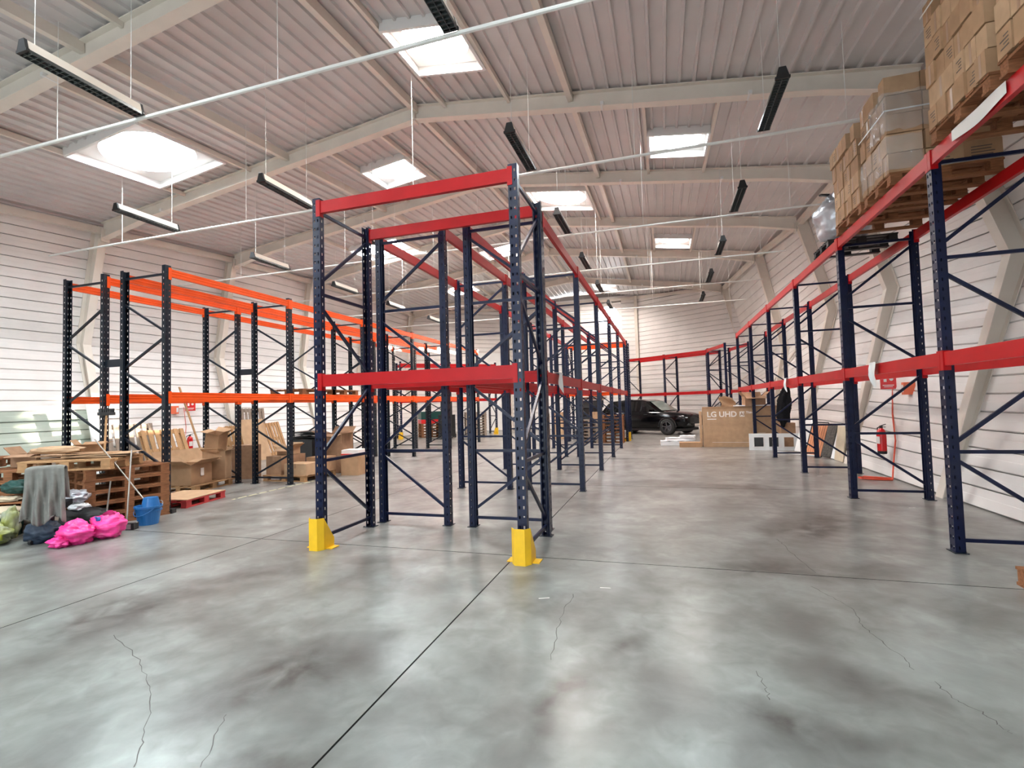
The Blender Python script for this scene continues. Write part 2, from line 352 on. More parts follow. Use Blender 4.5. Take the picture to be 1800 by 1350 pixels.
# end wall: three facets
P1 = Vector((-9.3, 30.0, 0)); P2 = Vector((-1.45, 30.5, 0))
P0 = P1+(Vector((-14.45, 26.4, 0))-P1)*1.18; P3 = P2+(Vector((3.33, 27.4, 0))-P2)*1.28   # the end facets run on behind the side walls
WX, WZ, WR, WH = -3.10, 6.78, .66, .80    # round window centre, radius, half side of its square
def facet(name, a, b, hole, lab):
    d = (b-a); Ln = d.length; d.normalize(); n = Vector((d.y, -d.x, 0)); 
    if n.y > 0: n = -n
    def zt(s_): p = a+d*s_; return bot(p.x, p.y)+SHEET+.06
    bk = MB(); back = -n*.012
    segs = [(0, Ln)]
    hs = None
    if hole:
        hs = ((WX-a.x)/d.x); 
    def quad(s0, s1, z0, z1, z1b=None):
        p, q = a+d*s0+back, a+d*s1+back
        bk.add([p+Vector((0, 0, z0)), q+Vector((0, 0, z0)), q+Vector((0, 0, z1b if z1b is not None else z1)), p+Vector((0, 0, z1))], [(0, 1, 2, 3)])
    if hole:
        quad(0, hs-WH, -.1, zt(0), zt(hs-WH)); quad(hs+WH, Ln, -.1, zt(hs+WH), zt(Ln)); quad(hs-WH, hs+WH, -.1, WZ-WH); quad(hs-WH, hs+WH, WZ+WH, zt(hs-WH)+.02, zt(hs+WH)+.02)
    else: quad(0, Ln, -.1, zt(0), zt(Ln))
    o = bk.build(name, M_wallback, kind='structure', label=lab)
    ph = .26; z = 0
    while z < max(zt(0), zt(Ln))-.1:
        parts = [(0, Ln)]
        if hole and z+ph > WZ-WH and z < WZ+WH: parts = [(0, hs-WH), (hs+WH, Ln)]
        for s0, s1 in parts:
            top0, top1 = min(z+ph, zt(s0)), min(z+ph, zt(s1))
            if top0 < z+.05 and top1 < z+.05: continue
            top0 = max(top0, z+.03); top1 = max(top1, z+.03)
            p, q = a+d*s0, a+d*s1
            panel([p+Vector((0, 0, z)), q+Vector((0, 0, z)), q+Vector((0, 0, top1)), p+Vector((0, 0, top0))], n, M_wall, o)
        z += ph
    return o, d, n, hs
facet('wall_end_left', P0, P1, False, 'left angled facet of the off-white far end wall')
wm, dm, nm, hs = facet('wall_end_middle', P1, P2, True, 'middle facet of the far end wall with a round window near the roof')
facet('wall_end_right', P2, P3, False, 'right angled facet of the off-white far end wall behind the parked car')
# round window: square plate with a round hole, ring, cross bars, glass
cw = P1+dm*hs+Vector((0, 0, WZ)); zz = Vector((0, 0, 1))
b = MB(); NN = 48; inn = []; out = []
for k in range(NN):
    a_ = 2*PI*k/NN; cx, sz = math.cos(a_), math.sin(a_); mm = max(abs(cx), abs(sz))
    inn.append(cw+dm*cx*WR+zz*sz*WR); out.append(cw+dm*cx/mm*WH+zz*sz/mm*WH)
vs = inn+out; b.add(vs, [(k, (k+1) % NN, NN+(k+1) % NN, NN+k) for k in range(NN)])
wn = b.build('window_1', M_wall, kind='structure', label='round window high in the far end wall with crossing glazing bars, glowing with sunlight')
b = MB(); 
for k in range(NN):
    a0, a1 = 2*PI*k/NN, 2*PI*(k+1)/NN
    q = [cw+dm*math.cos(a0)*WR+zz*math.sin(a0)*WR, cw+dm*math.cos(a1)*WR+zz*math.sin(a1)*WR]
    b.add([q[0]+nm*.03, q[1]+nm*.03, q[1]-nm*.12, q[0]-nm*.12], [(0, 1, 2, 3)])
b.build('window_frame', M_trim, wn)
for p, q in (((-WR), WR),):
    MB_ = MB(); MB_.bar(cw+dm*p*.99, cw+dm*q*.99, .03, .022); MB_.build('glazing_bar', M_trim, wn)
    MB_ = MB(); MB_.bar(cw+zz*p*.99, cw+zz*q*.99, .022, .03); MB_.build('glazing_bar', M_trim, wn)
# back wall behind the camera with a wide open doorway
b = MB()
b.box((-11.3, -7.66, 4), (7.4, .08, 8.2)); b.box((2.0, -7.66, 4), (6.8, .08, 8.2)); b.box((-4.5, -7.66, 6.25), (6.4, .08, 3.8))
b.build('wall_back', M_wall, kind='structure', label='off-white wall behind the camera with a wide open doorway')

# skylights -------------------------------------------------------------
SKY = [(-10.2, 7.55, 1.95, 0), (-3.42, 7.28, 1.28, 1), (-6.6, 11.42, 1.25, 0), (.5, 11.58, 1.25, 0), (-2.92, 15.35, 1.85, 1), (-10.1, 16.6, 1.9, 0), (-6.65, 20.25, 1.4, 1), (.55, 20.3, 1.35, 1),
       (-6.6, 2.6, 1.25, 0), (.5, 2.4, 1.25, 0), (-10.2, -1.2, 1.9, 0), (-3.4, -1.4, 1.3, 0), (-6.6, -5.4, 1.25, 0), (.5, -5.4, 1.25, 0), (-10.1, 24.2, 1.5, 1), (-3.0, 28.2, 1.35, 1)]
holes = [(x-s/2+.005, x+s/2-.005, y-s/2+.005, y+s/2-.005) for x, y, s, _ in SKY]
# ceiling: ribbed sheets
xs = []; x = -15.75
while x < 5.75:
    xs += [(x, 0), (x+.185, 0), (x+.20, -.045), (x+.235, -.045)]; x += .25
xs.append((x, 0))
for h in holes:
    for xx in (h[0], h[1]): xs.append((xx, None))
def ribz(x):
    t = (x+15.75) % .25
    if t < .185: return 0
    if t < .2: return -.045*(t-.185)/.015
    if t < .235: return -.045
    return -.045*(1-(t-.235)/.015)
XX = sorted(set(round(q[0], 4) for q in xs)); YY = sorted(set([round(v, 4) for v in FY+[q for h in holes for q in (h[2], h[3])]]+[31.2]))
b = MB(); vs = []; fs = []
for x in XX:
    for y in YY: vs.append((x, y, bot(x, y)+SHEET+ribz(x)))
ny = len(YY)
for i in range(len(XX)-1):
    xm = (XX[i]+XX[i+1])/2
    for j in range(ny-1):
        ym = (YY[j]+YY[j+1])/2
        if any(h[0] < xm < h[1] and h[2] < ym < h[3] for h in holes): continue
        fs.append((i*ny+j, (i+1)*ny+j, (i+1)*ny+j+1, i*ny+j+1))
b.add(vs, fs)
cei = b.build('ceiling', M_ceil, kind='structure', label='grey ribbed metal roof sheets over the whole hall')
wi = 2
for (x, y, s, warm) in SKY:
    zc = bot(x, y)+SHEET; sl = -.135*(1 if x > -4.8 else -1); sy = (bot(x, y+.5)-bot(x, y-.5))
    if abs(x+4.8) < s/2: sl *= .6
    def zz_(dx, dy): return zc+sl*dx+sy*dy
    win = thing('window_%d' % wi, None, None, (x, y, zc), kind='structure'); wi += 1
    win['label'] = ('square skylight with a bright rounded dome, %s of the ridge, over the %s' % ('left' if x < -4.8 else 'right', 'near hall' if y < 9 else 'middle of the hall' if y < 18 else 'far hall'))
    def L_(dx, dy, dz=0): return Vector((dx, dy, sl*dx+sy*dy+dz))
    h = s/2
    for (p, q) in (((-h, -h), (h, -h)), ((h, -h), (h, h)), ((h, h), (-h, h)), ((-h, h), (-h, -h))):
        bb = MB(); bb.bar(L_(*p, -.09), L_(*q, -.09), .05, .18); bb.build('curb_board', M_trim, win)
    # plate with rounded opening, upstand, dome
    n = 40; R1 = h*.86; inn = []; out = []; upr = []; dm_ = []
    for k in range(n):
        a_ = 2*PI*k/n; c_, s_ = math.cos(a_), math.sin(a_); e = 2/2.0
        px_, py_ = math.copysign(abs(c_)**e, c_)*R1, math.copysign(abs(s_)**e, s_)*R1
        mm = max(abs(c_), abs(s_)); inn.append(L_(px_, py_, -.02)); out.append(L_(c_/mm*h, s_/mm*h, -.02)); upr.append(L_(px_*.97, py_*.97, .20)); dm_.append(L_(px_*.6, py_*.6, .30))
    bb = MB(); bb.add(inn+out, [(k, (k+1) % n, n+(k+1) % n, n+k) for k in range(n)]); bb.build('soffit_plate', M_trim, win)
    bb = MB(); bb.add(inn+upr, [(k, (k+1) % n, n+(k+1) % n, n+k) for k in range(n)]); bb.build('upstand', M_trim, win)
    bb = MB(); bb.add(upr+dm_+[L_(0, 0, .34)], [(k, (k+1) % n, n+(k+1) % n, n+k) for k in range(n)]+[(n+k, n+(k+1) % n, 2*n) for k in range(n)]); bb.build('dome', M_domew if warm else M_dome, win)

# portal frames ----------------------------------------------------------
ti = 1
def ibeam(inner, outer, yA, yB, fwid, name, parent):
    # inner/outer lists of (x,z); yA,yB ends of member in Y (for skewed frame, y per point)
    b = MB()
    for k in range(len(inner)-1):
        y0 = yA+(yB-yA)*k/(len(inner)-1); y1 = yA+(yB-yA)*(k+1)/(len(inner)-1)
        I0, I1 = Vector((inner[k][0], y0, inner[k][1])), Vector((inner[k+1][0], y1, inner[k+1][1]))
        O0, O1 = Vector((outer[k][0], y0, outer[k][1])), Vector((outer[k+1][0], y1, outer[k+1][1]))
        Yv = Vector((0, .008, 0)); b.add([I0-Yv, I1-Yv, O1-Yv, O0-Yv, I0+Yv, I1+Yv, O1+Yv, O0+Yv], [(0, 1, 2, 3), (7, 6, 5, 4)])
        for (p, q, r_) in ((I0, I1, O0), (O0, O1, I0)):
            F = Vector((0, fwid/2, 0)); t = (r_-p); t -= (q-p).normalized()*t.dot((q-p).normalized()); t = t.normalized()*.014
            b.add([p-F, q-F, q+F, p+F, p-F+t, q-F+t, q+F+t, p+F+t], [(0, 1, 2, 3), (7, 6, 5, 4), (0, 4, 5, 1), (1, 5, 6, 2), (2, 6, 7, 3), (3, 7, 4, 0)])
    return b.build(name, M_steel, parent)
for fi, f in enumerate(FR[1:], 1):
    yL, xLf, xLk, zLk, xLe, yR, xRf, xRk, zRk, xRe = f
    yM = (yL+yR)/2
    t = thing('trim_%d' % ti, 'cream painted steel portal frame, %s counted from the camera' % ('behind the camera' if yL < 0 else ['', '', 'just overhead', 'first', 'second', 'third', 'fourth', 'fifth', 'farthest'][fi]), None, (0, 0, 0), kind='structure'); ti += 1
    zLe, zRe, zA = bot(xLe, yL), bot(xRe, yR), bot(-4.8, yM)
    # columns
    ibeam([(xLf, 0), (xLk, zLk), (xLe, zLe)], [(xLf-.12, 0), (xLk-WO+.035, zLk+.03), (xLe-WO+.035, zLe+SHEET-.03)], yL, yL, .20, 'column', t)
    ibeam([(xRf, 0), (xRk, zRk), (xRe, zRe)], [(xRf+.12, 0), (xRk+WO-.035, zRk+.03), (xRe+WO-.035, zRe+SHEET-.03)], yR, yR, .20, 'column', t)
    sh = SHEET-.05
    hL = xLe+1.6; hR = xRe-1.4
    b1 = ibeam([(xLe, zLe-.12), (hL, bot(hL, yL)), (-4.8, zA)], [(xLe, zLe+sh), (hL, bot(hL, yL)+sh), (-4.8, zA+sh)], yL, yM, .18, 'rafter', t)
    b2 = ibeam([(xRe, zRe-.10), (hR, bot(hR, yR)), (-4.8, zA)], [(xRe, zRe+sh), (hR, bot(hR, yR)+sh), (-4.8, zA+sh)], yR, yM, .18, 'rafter', t)
    bx((xLe+.06, yL, zLe-.02), (.03, .2, .34)).build('end_plate', M_steel, t); bx((xRe-.06, yR, zRe-.02), (.03, .2, .34)).build('end_plate', M_steel, t)
    bx((-4.8, yM, zA+.14), (.03, .19, .36)).build('ridge_plate', M_steel, t)
    for cx_ in ([-11.9, -8.8, -.9, 1.6] if fi > 2 else []):
        bx((cx_, yM-.02, bot(cx_, yM)+.03), (.06, .22, .06)).build('clamp', M_trim, t)
# purlins / trimmers / eaves
def runbar(name, x, y0, y1, w_, h, dz, mtl=M_steel, parent=None):
    b = MB(); b.bar((x, y0, bot(x, y0)+dz), (x, y1, bot(x, y1)+dz), w_, h); return b.build(name, mtl, parent)
pur = thing('trim_%d' % ti, 'cream steel purlins and skylight trimmers running along the roof between the frames', None, kind='structure'); ti += 1
for k in range(len(FR)-1):
    y0, y1 = FR[k][5]+.02, FR[k+1][5]-.02
    for x in (-8.1, -4.78, -1.5): runbar('purlin', x, y0, y1, .10, .17, SHEET-.12, parent=pur)
for (x, y, s, _) in SKY:
    ys = [f[5] for f in FR]; k = max(i for i in range(len(ys)) if ys[i] <= y)
    if k >= len(ys)-1: continue
    for sg in (-1, 1):
        runbar('trimmer', x+sg*(s/2+.05), ys[k]+.02, ys[k+1]-.02, .06, .10, SHEET-.085, parent=pur)
for sidx, kx, sg in ((0, 4, -1), (5, 9, 1)):
    for k in range(len(FR)-1):
        a, c = FR[k], FR[k+1]
        xa, xc = a[kx]+sg*.10, c[kx]+sg*.10
        b = MB(); b.bar((xa, a[sidx]+.02, bot(xa, a[sidx])+.14), (xc, c[sidx]-.02, bot(xc, c[sidx])+.14), .16, .16); b.build('eaves_beam', M_steel, pur)
gab = thing('trim_%d' % ti, 'cream steel posts and top rail of the far end wall', None, kind='structure'); ti += 1
for p in (P1, P2, P1.lerp(P2, .56), P0.lerp(P1, .55)):
    hh = bot(p.x, p.y)+SHEET-.05; bx((p.x, p.y-.14, hh/2), (.17, .17, hh)).build('post', M_steel, gab)
for a, c in ((P0, P1), (P1, P2), (P2, P3)):
    b = MB(); o_ = Vector((0, -.10, 0)); b.bar(a+o_+Vector((0, 0, bot(a.x, a.y)+SHEET-.16)), c+o_+Vector((0, 0, bot(c.x, c.y)+SHEET-.16)), .1, .16); b.build('top_rail', M_steel, gab)
# diagonal wind braces on the side walls
b = MB(); b.bar((4.75, 20.4, 3.4), (3.65, 26.2, .5), .07, .07); b.bar((4.2, 21.9, 3.3), (3.3, 26.8, 2.2), .06, .06); b.build('trim_%d' % ti, M_steel, kind='structure', label='diagonal steel wind braces on the right wall near the far corner'); ti += 1

# white roller door in left end facet
dd = (P1-P0).normalized(); dn = Vector((dd.y, -dd.x, 0)); dn = dn if dn.y < 0 else -dn
ds = thing('door_1', 'tall white sectional door in the far left end facet', None, kind='structure')
for k in range(10):
    s0, s1 = (P1-P0).length-2.35, (P1-P0).length-.25
    a = P0+dd*s0+dn*.07; c = P0+dd*s1+dn*.07; bb = MB(); bb.bar(a+Vector((0, 0, .25+k*.485)), c+Vector((0, 0, .25+k*.485)), .04, .475); bb.build('door_section', M_shutter, ds)
for s_ in (s0-.06, s1+.06):
    a = P0+dd*s_+dn*.08; bx((a.x, a.y, 2.5), (.12, .12, 5.0)).build('door_jamb', M_card2 if s_ > s1 else M_steel, ds)

# ------------------------------------------------------------------ ceiling lights and conduits
def mesh_light():
    L = 1.25; out = {}
    pr = [(-.038, .125), (.038, .125), (.07, .012), (-.07, .012)]
    b = MB(); b.prism([(x, 0, z) for x, z in pr], (0, .03, 0), (0, L-.03, 0)); out['housing'] = b.mesh('housing', M_lampw)
    b = MB(); b.prism([(x*1.04, 0, z*1.04) for x, z in pr], (0, 0, 0), (0, .03, 0)); b.box((0, .015, .0), (.17, .03, .03)); out['cap'] = b.mesh('end_cap', M_black)
    b = MB(); 
    for k in range(20): b.box((0, .06+k*(L-.12)/19, -.004), (.146, .006, .03))
    b.box((-.074, L/2, -.004), (.006, L-.06, .036)); b.box((.074, L/2, -.004), (.006, L-.06, .036)); b.box((0, L/2, .012), (.14, L-.06, .004)); b.box((0, L/2, -.004), (.008, L-.06, .034))
    out['louvre'] = b.mesh('louvre', M_grid)
    return out
LM = mesh_light()
rows = {-9.8: 'far left', -6.38: 'second left', -1.97: 'third', 1.53: 'right-hand'}
ynm = {3.35: 'nearest overhead', 6.6: 'first', 9.85: 'second', 13.05: 'third', 16.25: 'fourth', 19.6: 'fifth'}
for X in rows:
    for Y in ynm:
        if Y == 3.35 and X in (-9.8,): continue
        t = thing('ceiling_light', 'hanging louvred strip light, %s along the %s row of lamps' % (ynm[Y], rows[X]), 'ceiling light', (X, Y, 5.5), group='strip lights hung under the roof')
        obj('housing', LM['housing'], t); obj('louvre', LM['louvre'], t); obj('end_cap', LM['cap'], t); obj('end_cap', LM['cap'], t, (0, 1.22, 0))
        for yy in (.12, 1.13):
            top = bot(X, Y+yy)+SHEET-5.5
            b = MB(); b.tube([(0, yy, .1), (0, yy, top)], .0045, 5); b.build('suspension_wire', M_pvc, t)
        if X < 0:
            b = MB(); b.tube([(0, 1.13, .1), (.06, 1.22, .03), (.0, 1.3, .0)], .008, 5); b.build('lead', M_pvc, t)
for Y, nm_ in ((4.62, 'nearest'), (7.9, 'second'), (11.16, 'third'), (14.4, 'fourth'), (17.6, 'fifth'), (20.95, 'sixth')):
    b = MB(); b.tube([(-13.9, Y, 5.46), (-9.8, Y, 5.47), (-1.97, Y, 5.47), (3.2, Y, 5.44)], .024 if Y < 8 else .02, 8)
    cd = b.build('cable_conduit', M_pvc, label='white cable conduit crossing the hall under the roof, %s of six' % nm_, cat='conduit', group='white conduits across the hall')
    for X in (-11.5, -8, -4.2, -.3, 2.6):
        b = MB(); b.tube([(X, Y, 5.48), (X, Y, bot(X, Y)+SHEET)], .005, 5); b.build('hanger', M_pvc, cd)

# ------------------------------------------------------------------ racks
def post_mesh(H, m_):
    b = MB(); p = .1; n = int(H/p)
    cx = [-.05, -.032, -.014, .014, .032, .05]; cz = [0, .034, .066, .1]; cy = [-.04, -.010, .004, .035]
    for k in range(n):
        z0 = k*p
        for i in range(5):
            for j in range(3):
                if i in (1, 3) and j == 1: continue
                if j != 1 and i > 0: continue
                xa, xb = (cx[0], cx[5]) if j != 1 else (cx[i], cx[i+1])
                b.add([(xa, -.04, z0+cz[j]), (xb, -.04, z0+cz[j]), (xb, -.04, z0+cz[j+1]), (xa, -.04, z0+cz[j+1])], [(0, 1, 2, 3)])
        for sx in (-.05, .05):
            for i in range(3):
                for j in range(3):
                    if i == 1 and j == 1: continue
                    if j != 1 and i > 0: continue
                    ya, yb = (cy[0], cy[3]) if j != 1 else (cy[i], cy[i+1])
                    b.add([(sx, ya, z0+cz[j]), (sx, yb, z0+cz[j]), (sx, yb, z0+cz[j+1]), (sx, ya, z0+cz[j+1])], [(0, 1, 2, 3)])
    z = n*p
    for sx in (-1, 1):
        b.box((sx*.041, .035, z/2), (.018, .003, z)); b.box((sx*.033, .045, z/2), (.003, .02, z))
    if H-z > .01: b.box((0, -.038, (H+z)/2), (.1, .004, H-z)); b.box((.048, 0, (H+z)/2), (.004, .07, H-z)); b.box((-.048, 0, (H+z)/2), (.004, .07, H-z))
    return b.mesh('post', m_)
PM = {}
def getpost(H, m_):
    k = (round(H, 2), m_.name)
    if k not in PM: PM[k] = post_mesh(H, m_)
    return PM[k]
fp = MB(); fp.box((0, 0, .004), (.16, .12, .008)); FOOT = fp.mesh('foot_plate', M_dnavy)
BR = {}
def braces(style, D, H, m_):
    k = (style, round(D, 2), round(H, 1), m_.name)
    if k in BR: return BR[k]
    h = H-4.1
    if style == 'red': segs = [(.12, .12), (1.0, 1.0), (2.98, 2.98), (3.97+h, 3.97+h), (.93, .22), (1.08, 1.86), (2.83, 2.1), (3.12, 3.88+h)]
    else: segs = [(.14, .14), (3.96+h, 3.96+h), (2.97, 3.48), (2.88, 2.40), (1.84, 2.32), (1.76, 1.28), (.72, 1.20), (.64, .2)]
    r = []
    for zo, zi in segs:
        b = MB(); b.bar((0, .02, zo), (0, D-.02, zi), .028, .036); r.append(b.mesh('brace', m_))
    BR[k] = r; return r
BM = {}
def beam_mesh(L, col):
    k = (round(L, 2), col)
    if k in BM: return BM[k]
    b = MB()
    if col == 'red': pr = [(-.025, -.14), (.025, -.14), (.025, -.03), (.018, -.027), (.018, 0), (-.025, 0)]
    else: pr = [(-.025, -.13), (.025, -.13), (.025, -.10), (.019, -.095), (.019, -.08), (.025, -.075), (.025, -.055), (.019, -.05), (.019, -.035), (.025, -.03), (.025, 0), (-.025, 0), (-.025, -.03), (-.019, -.035), (-.019, -.05), (-.025, -.055), (-.025, -.075), (-.019, -.08), (-.019, -.095), (-.025, -.10)]
    b.prism([(0, y, z) for y, z in pr], (.052, 0, 0), (L-.052, 0, 0))
    BM[k] = b.mesh('beam', M_red if col == 'red' else M_orange); return BM[k]
cn = MB(); cn.box((.0555, 0, -.085), (.005, .062, .2)); cn.box((.03, -.034, -.085), (.055, .004, .2)); CONr = cn.mesh('beam_connector', M_red)
cn = MB(); cn.box((.0555, 0, -.085), (.005, .062, .2)); cn.box((.03, -.034, -.085), (.055, .004, .2)); CONo = cn.mesh('beam_connector', M_orange)
pn = MB(); pn.box((.045, -.038, -.12), (.018, .006, .012)); PIN = pn.mesh('safety_pin', M_print)
def rack(label, frames, H, style, bays, col, pm, group='pallet rack runs in the hall'):
    root = thing('pallet_rack', label, 'pallet rack', (frames[0][0][0], frames[0][0][1], 0), group=group)
    base = Vector(root.location); 
    pmesh = getpost(H, pm)
    for (o, i) in frames:
        o, i = Vector((*o, 0)), Vector((*i, 0)); v = (i-o).normalized(); D = (i-o).length
        rz = math.atan2(v.y, v.x)-PI/2
        for p, r in ((o, rz), (i, rz+PI)):
            q = obj('post', pmesh, root, p-base, r); obj('foot_plate', FOOT, q)
        for me in braces(style, D, H, pm): obj('brace', me, root, o-base, rz)
    for (a, c, sd, zt, col_) in bays:
        col_ = col_ or col
        pa, pc = Vector((*frames[a][sd], 0)), Vector((*frames[c][sd], 0)); oth = Vector((*frames[a][1-sd], 0))
        d = pc-pa; L = d.length; d.normalize(); outv = pa-oth; outv -= d*outv.dot(d); outv.normalize()
        # local x along beam; local -y must point outwards
        if Vector((d.y, -d.x, 0)).dot(outv) < 0: pa, pc = pc, pa; d = -d
        q = obj('beam', beam_mesh(L, 'red' if col_ == 'red' else 'orange'), root, pa+outv*.012-base+Vector((0, 0, zt)), math.atan2(d.y, d.x))
        cm = CONr if col_ == 'red' else CONo
        obj('beam_connector', cm, q)
        e = obj('beam_connector', cm, q, (L, 0, 0)); e.scale = (-1, 1, 1)
    return root
yc = [6.18, 8.98, 11.77, 14.6, 17.35, 20.3]
yl = [6.08, 8.88, 11.66, 14.43, 17.26, 20.32]
yr = [3.2, 6.1, 8.97, 11.78, 14.68, 17.62, 20.6]
def allb(n, zs, skip=()): return [(k, k+1, s_, z, None) for k in range(n-1) for s_ in (0, 1) for z in zs if (k, s_, z) not in skip]
rack('central navy rack run with red beams, left row of the back-to-back pair', [((-3.85, y), (-2.85, y)) for y in yc], 4.1, 'red', allb(6, (2.01, 4.08)), 'red', M_navy)
rack('central navy rack run with red beams, right row beside the wide aisle', [((-1.47, y), (-2.49, y)) for y in yc], 4.1, 'red', allb(6, (2.01, 4.08)), 'red', M_navy)
rack('nearest navy and red rack bay, set crosswise with two yellow foot guards', [((-3.88, 4.9), (-3.88, 5.9)), ((-1.43, 4.9), (-1.43, 5.9))], 4.12, 'red', [(0, 1, s_, z, None) for s_ in (0, 1) for z in (2.01, 4.08)], 'red', M_navy)
rack('far crosswise rack bay with orange beams closing the central run', [((-3.88, 21.7), (-3.88, 20.7)), ((-1.43, 21.7), (-1.43, 20.7))], 4.1, 'red', [(0, 1, s_, z, None) for s_ in (0, 1) for z in (2.01, 4.06)], 'orange', M_navy)
rack('right-hand rack run with red beams along the right wall', [((2.75, y), (3.74, y)) for y in yr], 4.1, 'red', allb(7, (2.01, 4.08)), 'red', M_navy)
rack('short two-frame red-beamed rack in the far right corner', [((2.55, 22.9), (3.5, 22.95)), ((2.03, 25.0), (3.0, 25.25))], 4.0, 'red', [(0, 1, s_, z, None) for s_ in (0, 1) for z in (2.0, 3.97)], 'red', M_navy)
rack('three-frame rack with dark red beams behind the parked car', [((2.03, 25.42), (2.67, 26.19)), ((.05, 27.05), (.69, 27.82)), ((-1.95, 28.7), (-1.31, 29.47))], 4.0, 'red', allb(3, (2.0, 3.97)), 'red', M_navy)
rack('outer left rack row with orange beams nearest the left wall', [((-10.2, y), (-9.26, y)) for y in yl], 4.07, 'orange', allb(6, (1.96, 4.02)), 'orange', M_dnavy)
rr_ = rack('inner left rack row with orange beams facing the middle aisle', [((-7.83, y), (-8.78, y)) for y in yl], 4.07, 'orange', allb(6, (1.96, 4.02)), 'orange', M_dnavy)
for y in yl:
    b = bx((-9.02+7.83, y-yl[0], 2.5), (.40, .03, .13)); b.build('row_spacer', M_dnavy, rr_)
rack('angled rack with red beams in the far left corner', [((-12.8, 22.3), (-13.45, 23.05)), ((-10.85, 24.05), (-11.5, 24.8)), ((-8.9, 25.8), (-9.55, 26.55))], 3.95, 'red', allb(3, (1.98, 3.85)), 'red', M_navy)

# yellow guards
def guard_mesh():
    b = MB(); H_ = .36
    pl = [(-.10, .13), (-.10, -.05), (-.055, -.115), (.055, -.115), (.10, -.05), (.10, .13)]
    top = [.10, H_, H_, H_, H_, .10]
    for s_ in (0, 1):
        k = 1 if s_ == 0 else .965
        vs = []; 
        for (x, y), t in zip(pl, top): vs += [(x*k, y*k, .0), (x*k, y*k, t)]
        b.add(vs, [(2*i, 2*i+2, 2*i+3, 2*i+1) for i in range(5)])
    vs = []
    for (x, y), t in zip(pl, top): vs += [(x, y, t), (x*.965, y*.965, t)]
    b.add(vs, [(2*i, 2*i+2, 2*i+3, 2*i+1) for i in range(5)])
    b.box((-.13, .06, .004), (.08, .14, .008)); b.box((.13, .06, .004), (.08, .14, .008))
    return b.mesh('post_guard', M_yellow)
GM = guard_mesh()
for x, y, r, lab in ((-3.88, 4.86, 0, 'yellow steel foot guard on the left front post of the nearest rack bay'), (-1.43, 4.86, 0, 'yellow steel foot guard on the right front post of the nearest rack bay'),
                     (-12.8, 22.25, .8, 'small yellow guard at the foot of the far left corner rack'), (-8.9, 25.75, .8, 'yellow guard on the farthest post by the white door'), (-1.47, 20.62, 1.57, 'yellow guard at the far end of the central racks')):
    obj('post_guard', GM, None, (x, y, 0), r, lab, 'post guard', 'yellow post guards')

# ------------------------------------------------------------------ pallets
PC = {}
def pal_meshes(L, W, th, m_, key, n=5):
    k = (L, W, th, key, n)
    if k in PC: return PC[k]
    tb = th*.16; r = []
    for i in range(n):
        y = -W/2+.05+i*(W-.1)/(n-1); r.append(('deck_board', bx((0, y, th-tb/2), (L, min(.12, W/n*.68), tb)).mesh('deck_board', m_)))
    for x in (-L/2+.07, 0, L/2-.07): r.append(('stringer_board', bx((x, 0, th-tb*1.5), (.12, W, tb)).mesh('stringer_board', m_)))
    for x in (-L/2+.07, 0, L/2-.07):
        for y in (-W/2+.05, 0, W/2-.05): r.append(('block', bx((x, y, tb+(th-3*tb)/2), (.12, .10, th-3*tb)).mesh('block', m_)))
    for y in (-W/2+.05, 0, W/2-.05): r.append(('bottom_board', bx((0, y, tb/2), (L, .10, tb)).mesh('bottom_board', m_)))
    PC[k] = r; return r
def pallet(label, loc, rz=0, L=1.2, W=.8, th=.144, m_=None, group=None, rot=None, n=5):
    m_ = m_ or M_wood
    t = thing('pallet', label, 'pallet', loc, rz, group, rot=rot)
    for nme, me in pal_meshes(L, W, th, m_, m_.name, n): obj(nme, me, t)
    return t
GP = 'stacked wooden pallets by the left racks'
A30 = math.atan2(.5, 1.06)
def on(origin, ang, x, y, z): c, s_ = math.cos(ang), math.sin(ang); return (origin[0]+x*c-y*s_, origin[1]+x*s_+y*c, z)
# right-hand stack: near corner (-8.15,5.2) far corner (-7.86,6.26)
angR = math.atan2(6.0-4.95, -7.62+7.95)
ords = ['bottom', 'second', 'third', 'fourth', 'top']
for k in range(5):
    c = on((-7.785, 5.475), angR, 0, .42, k*.165)
    pallet('brown wooden pallet, %s of the five stacked behind the blue bucket' % ords[k], c, angR+random.uniform(-.03, .03), 1.08, .8, .162, M_wood, GP)
for k in range(5):
    c = on((-9.25, 4.72), A30, -.0, .5, k*.165)
    pallet('brown wooden pallet, %s of the five stacked behind the grey jacket' % ords[k], c, A30+random.uniform(-.06, .06), 1.2, .8, .162, M_wood, GP)
cT = on((-8.22, 4.86), A30, 0, .42, .828)
pallet('pale wooden pallet laid across both pallet stacks at the top', cT, A30, 1.2, .8, .15, M_wood2, GP)
pallet('brown wooden pallet on the pile at the left photo edge', on((-10.0, 4.9), A30+.15, -.6, .4, .83), A30+.15, 1.2, .8, .15, M_wood, GP)
# low dark pallet in front-left of the pile
pallet('grey-brown pallet lying low in front of the stacks beside the silver bag', on((-8.62, 4.70), A30, 0, .1, 0), A30, 1.0, .4, .14, M_wood3, GP)
pallet('grey pallet lying second up in front of the stacks beside the silver bag', on((-8.62, 4.70), A30, 0, .1, .145), A30+.03, 1.0, .4, .14, M_wood3, GP)
pallet('broken brown pallet third up in front of the stacks behind the silver bag', on((-8.60, 4.71), A30, 0, .1, .29), A30-.02, 1.0, .4, .14, M_wood, GP)
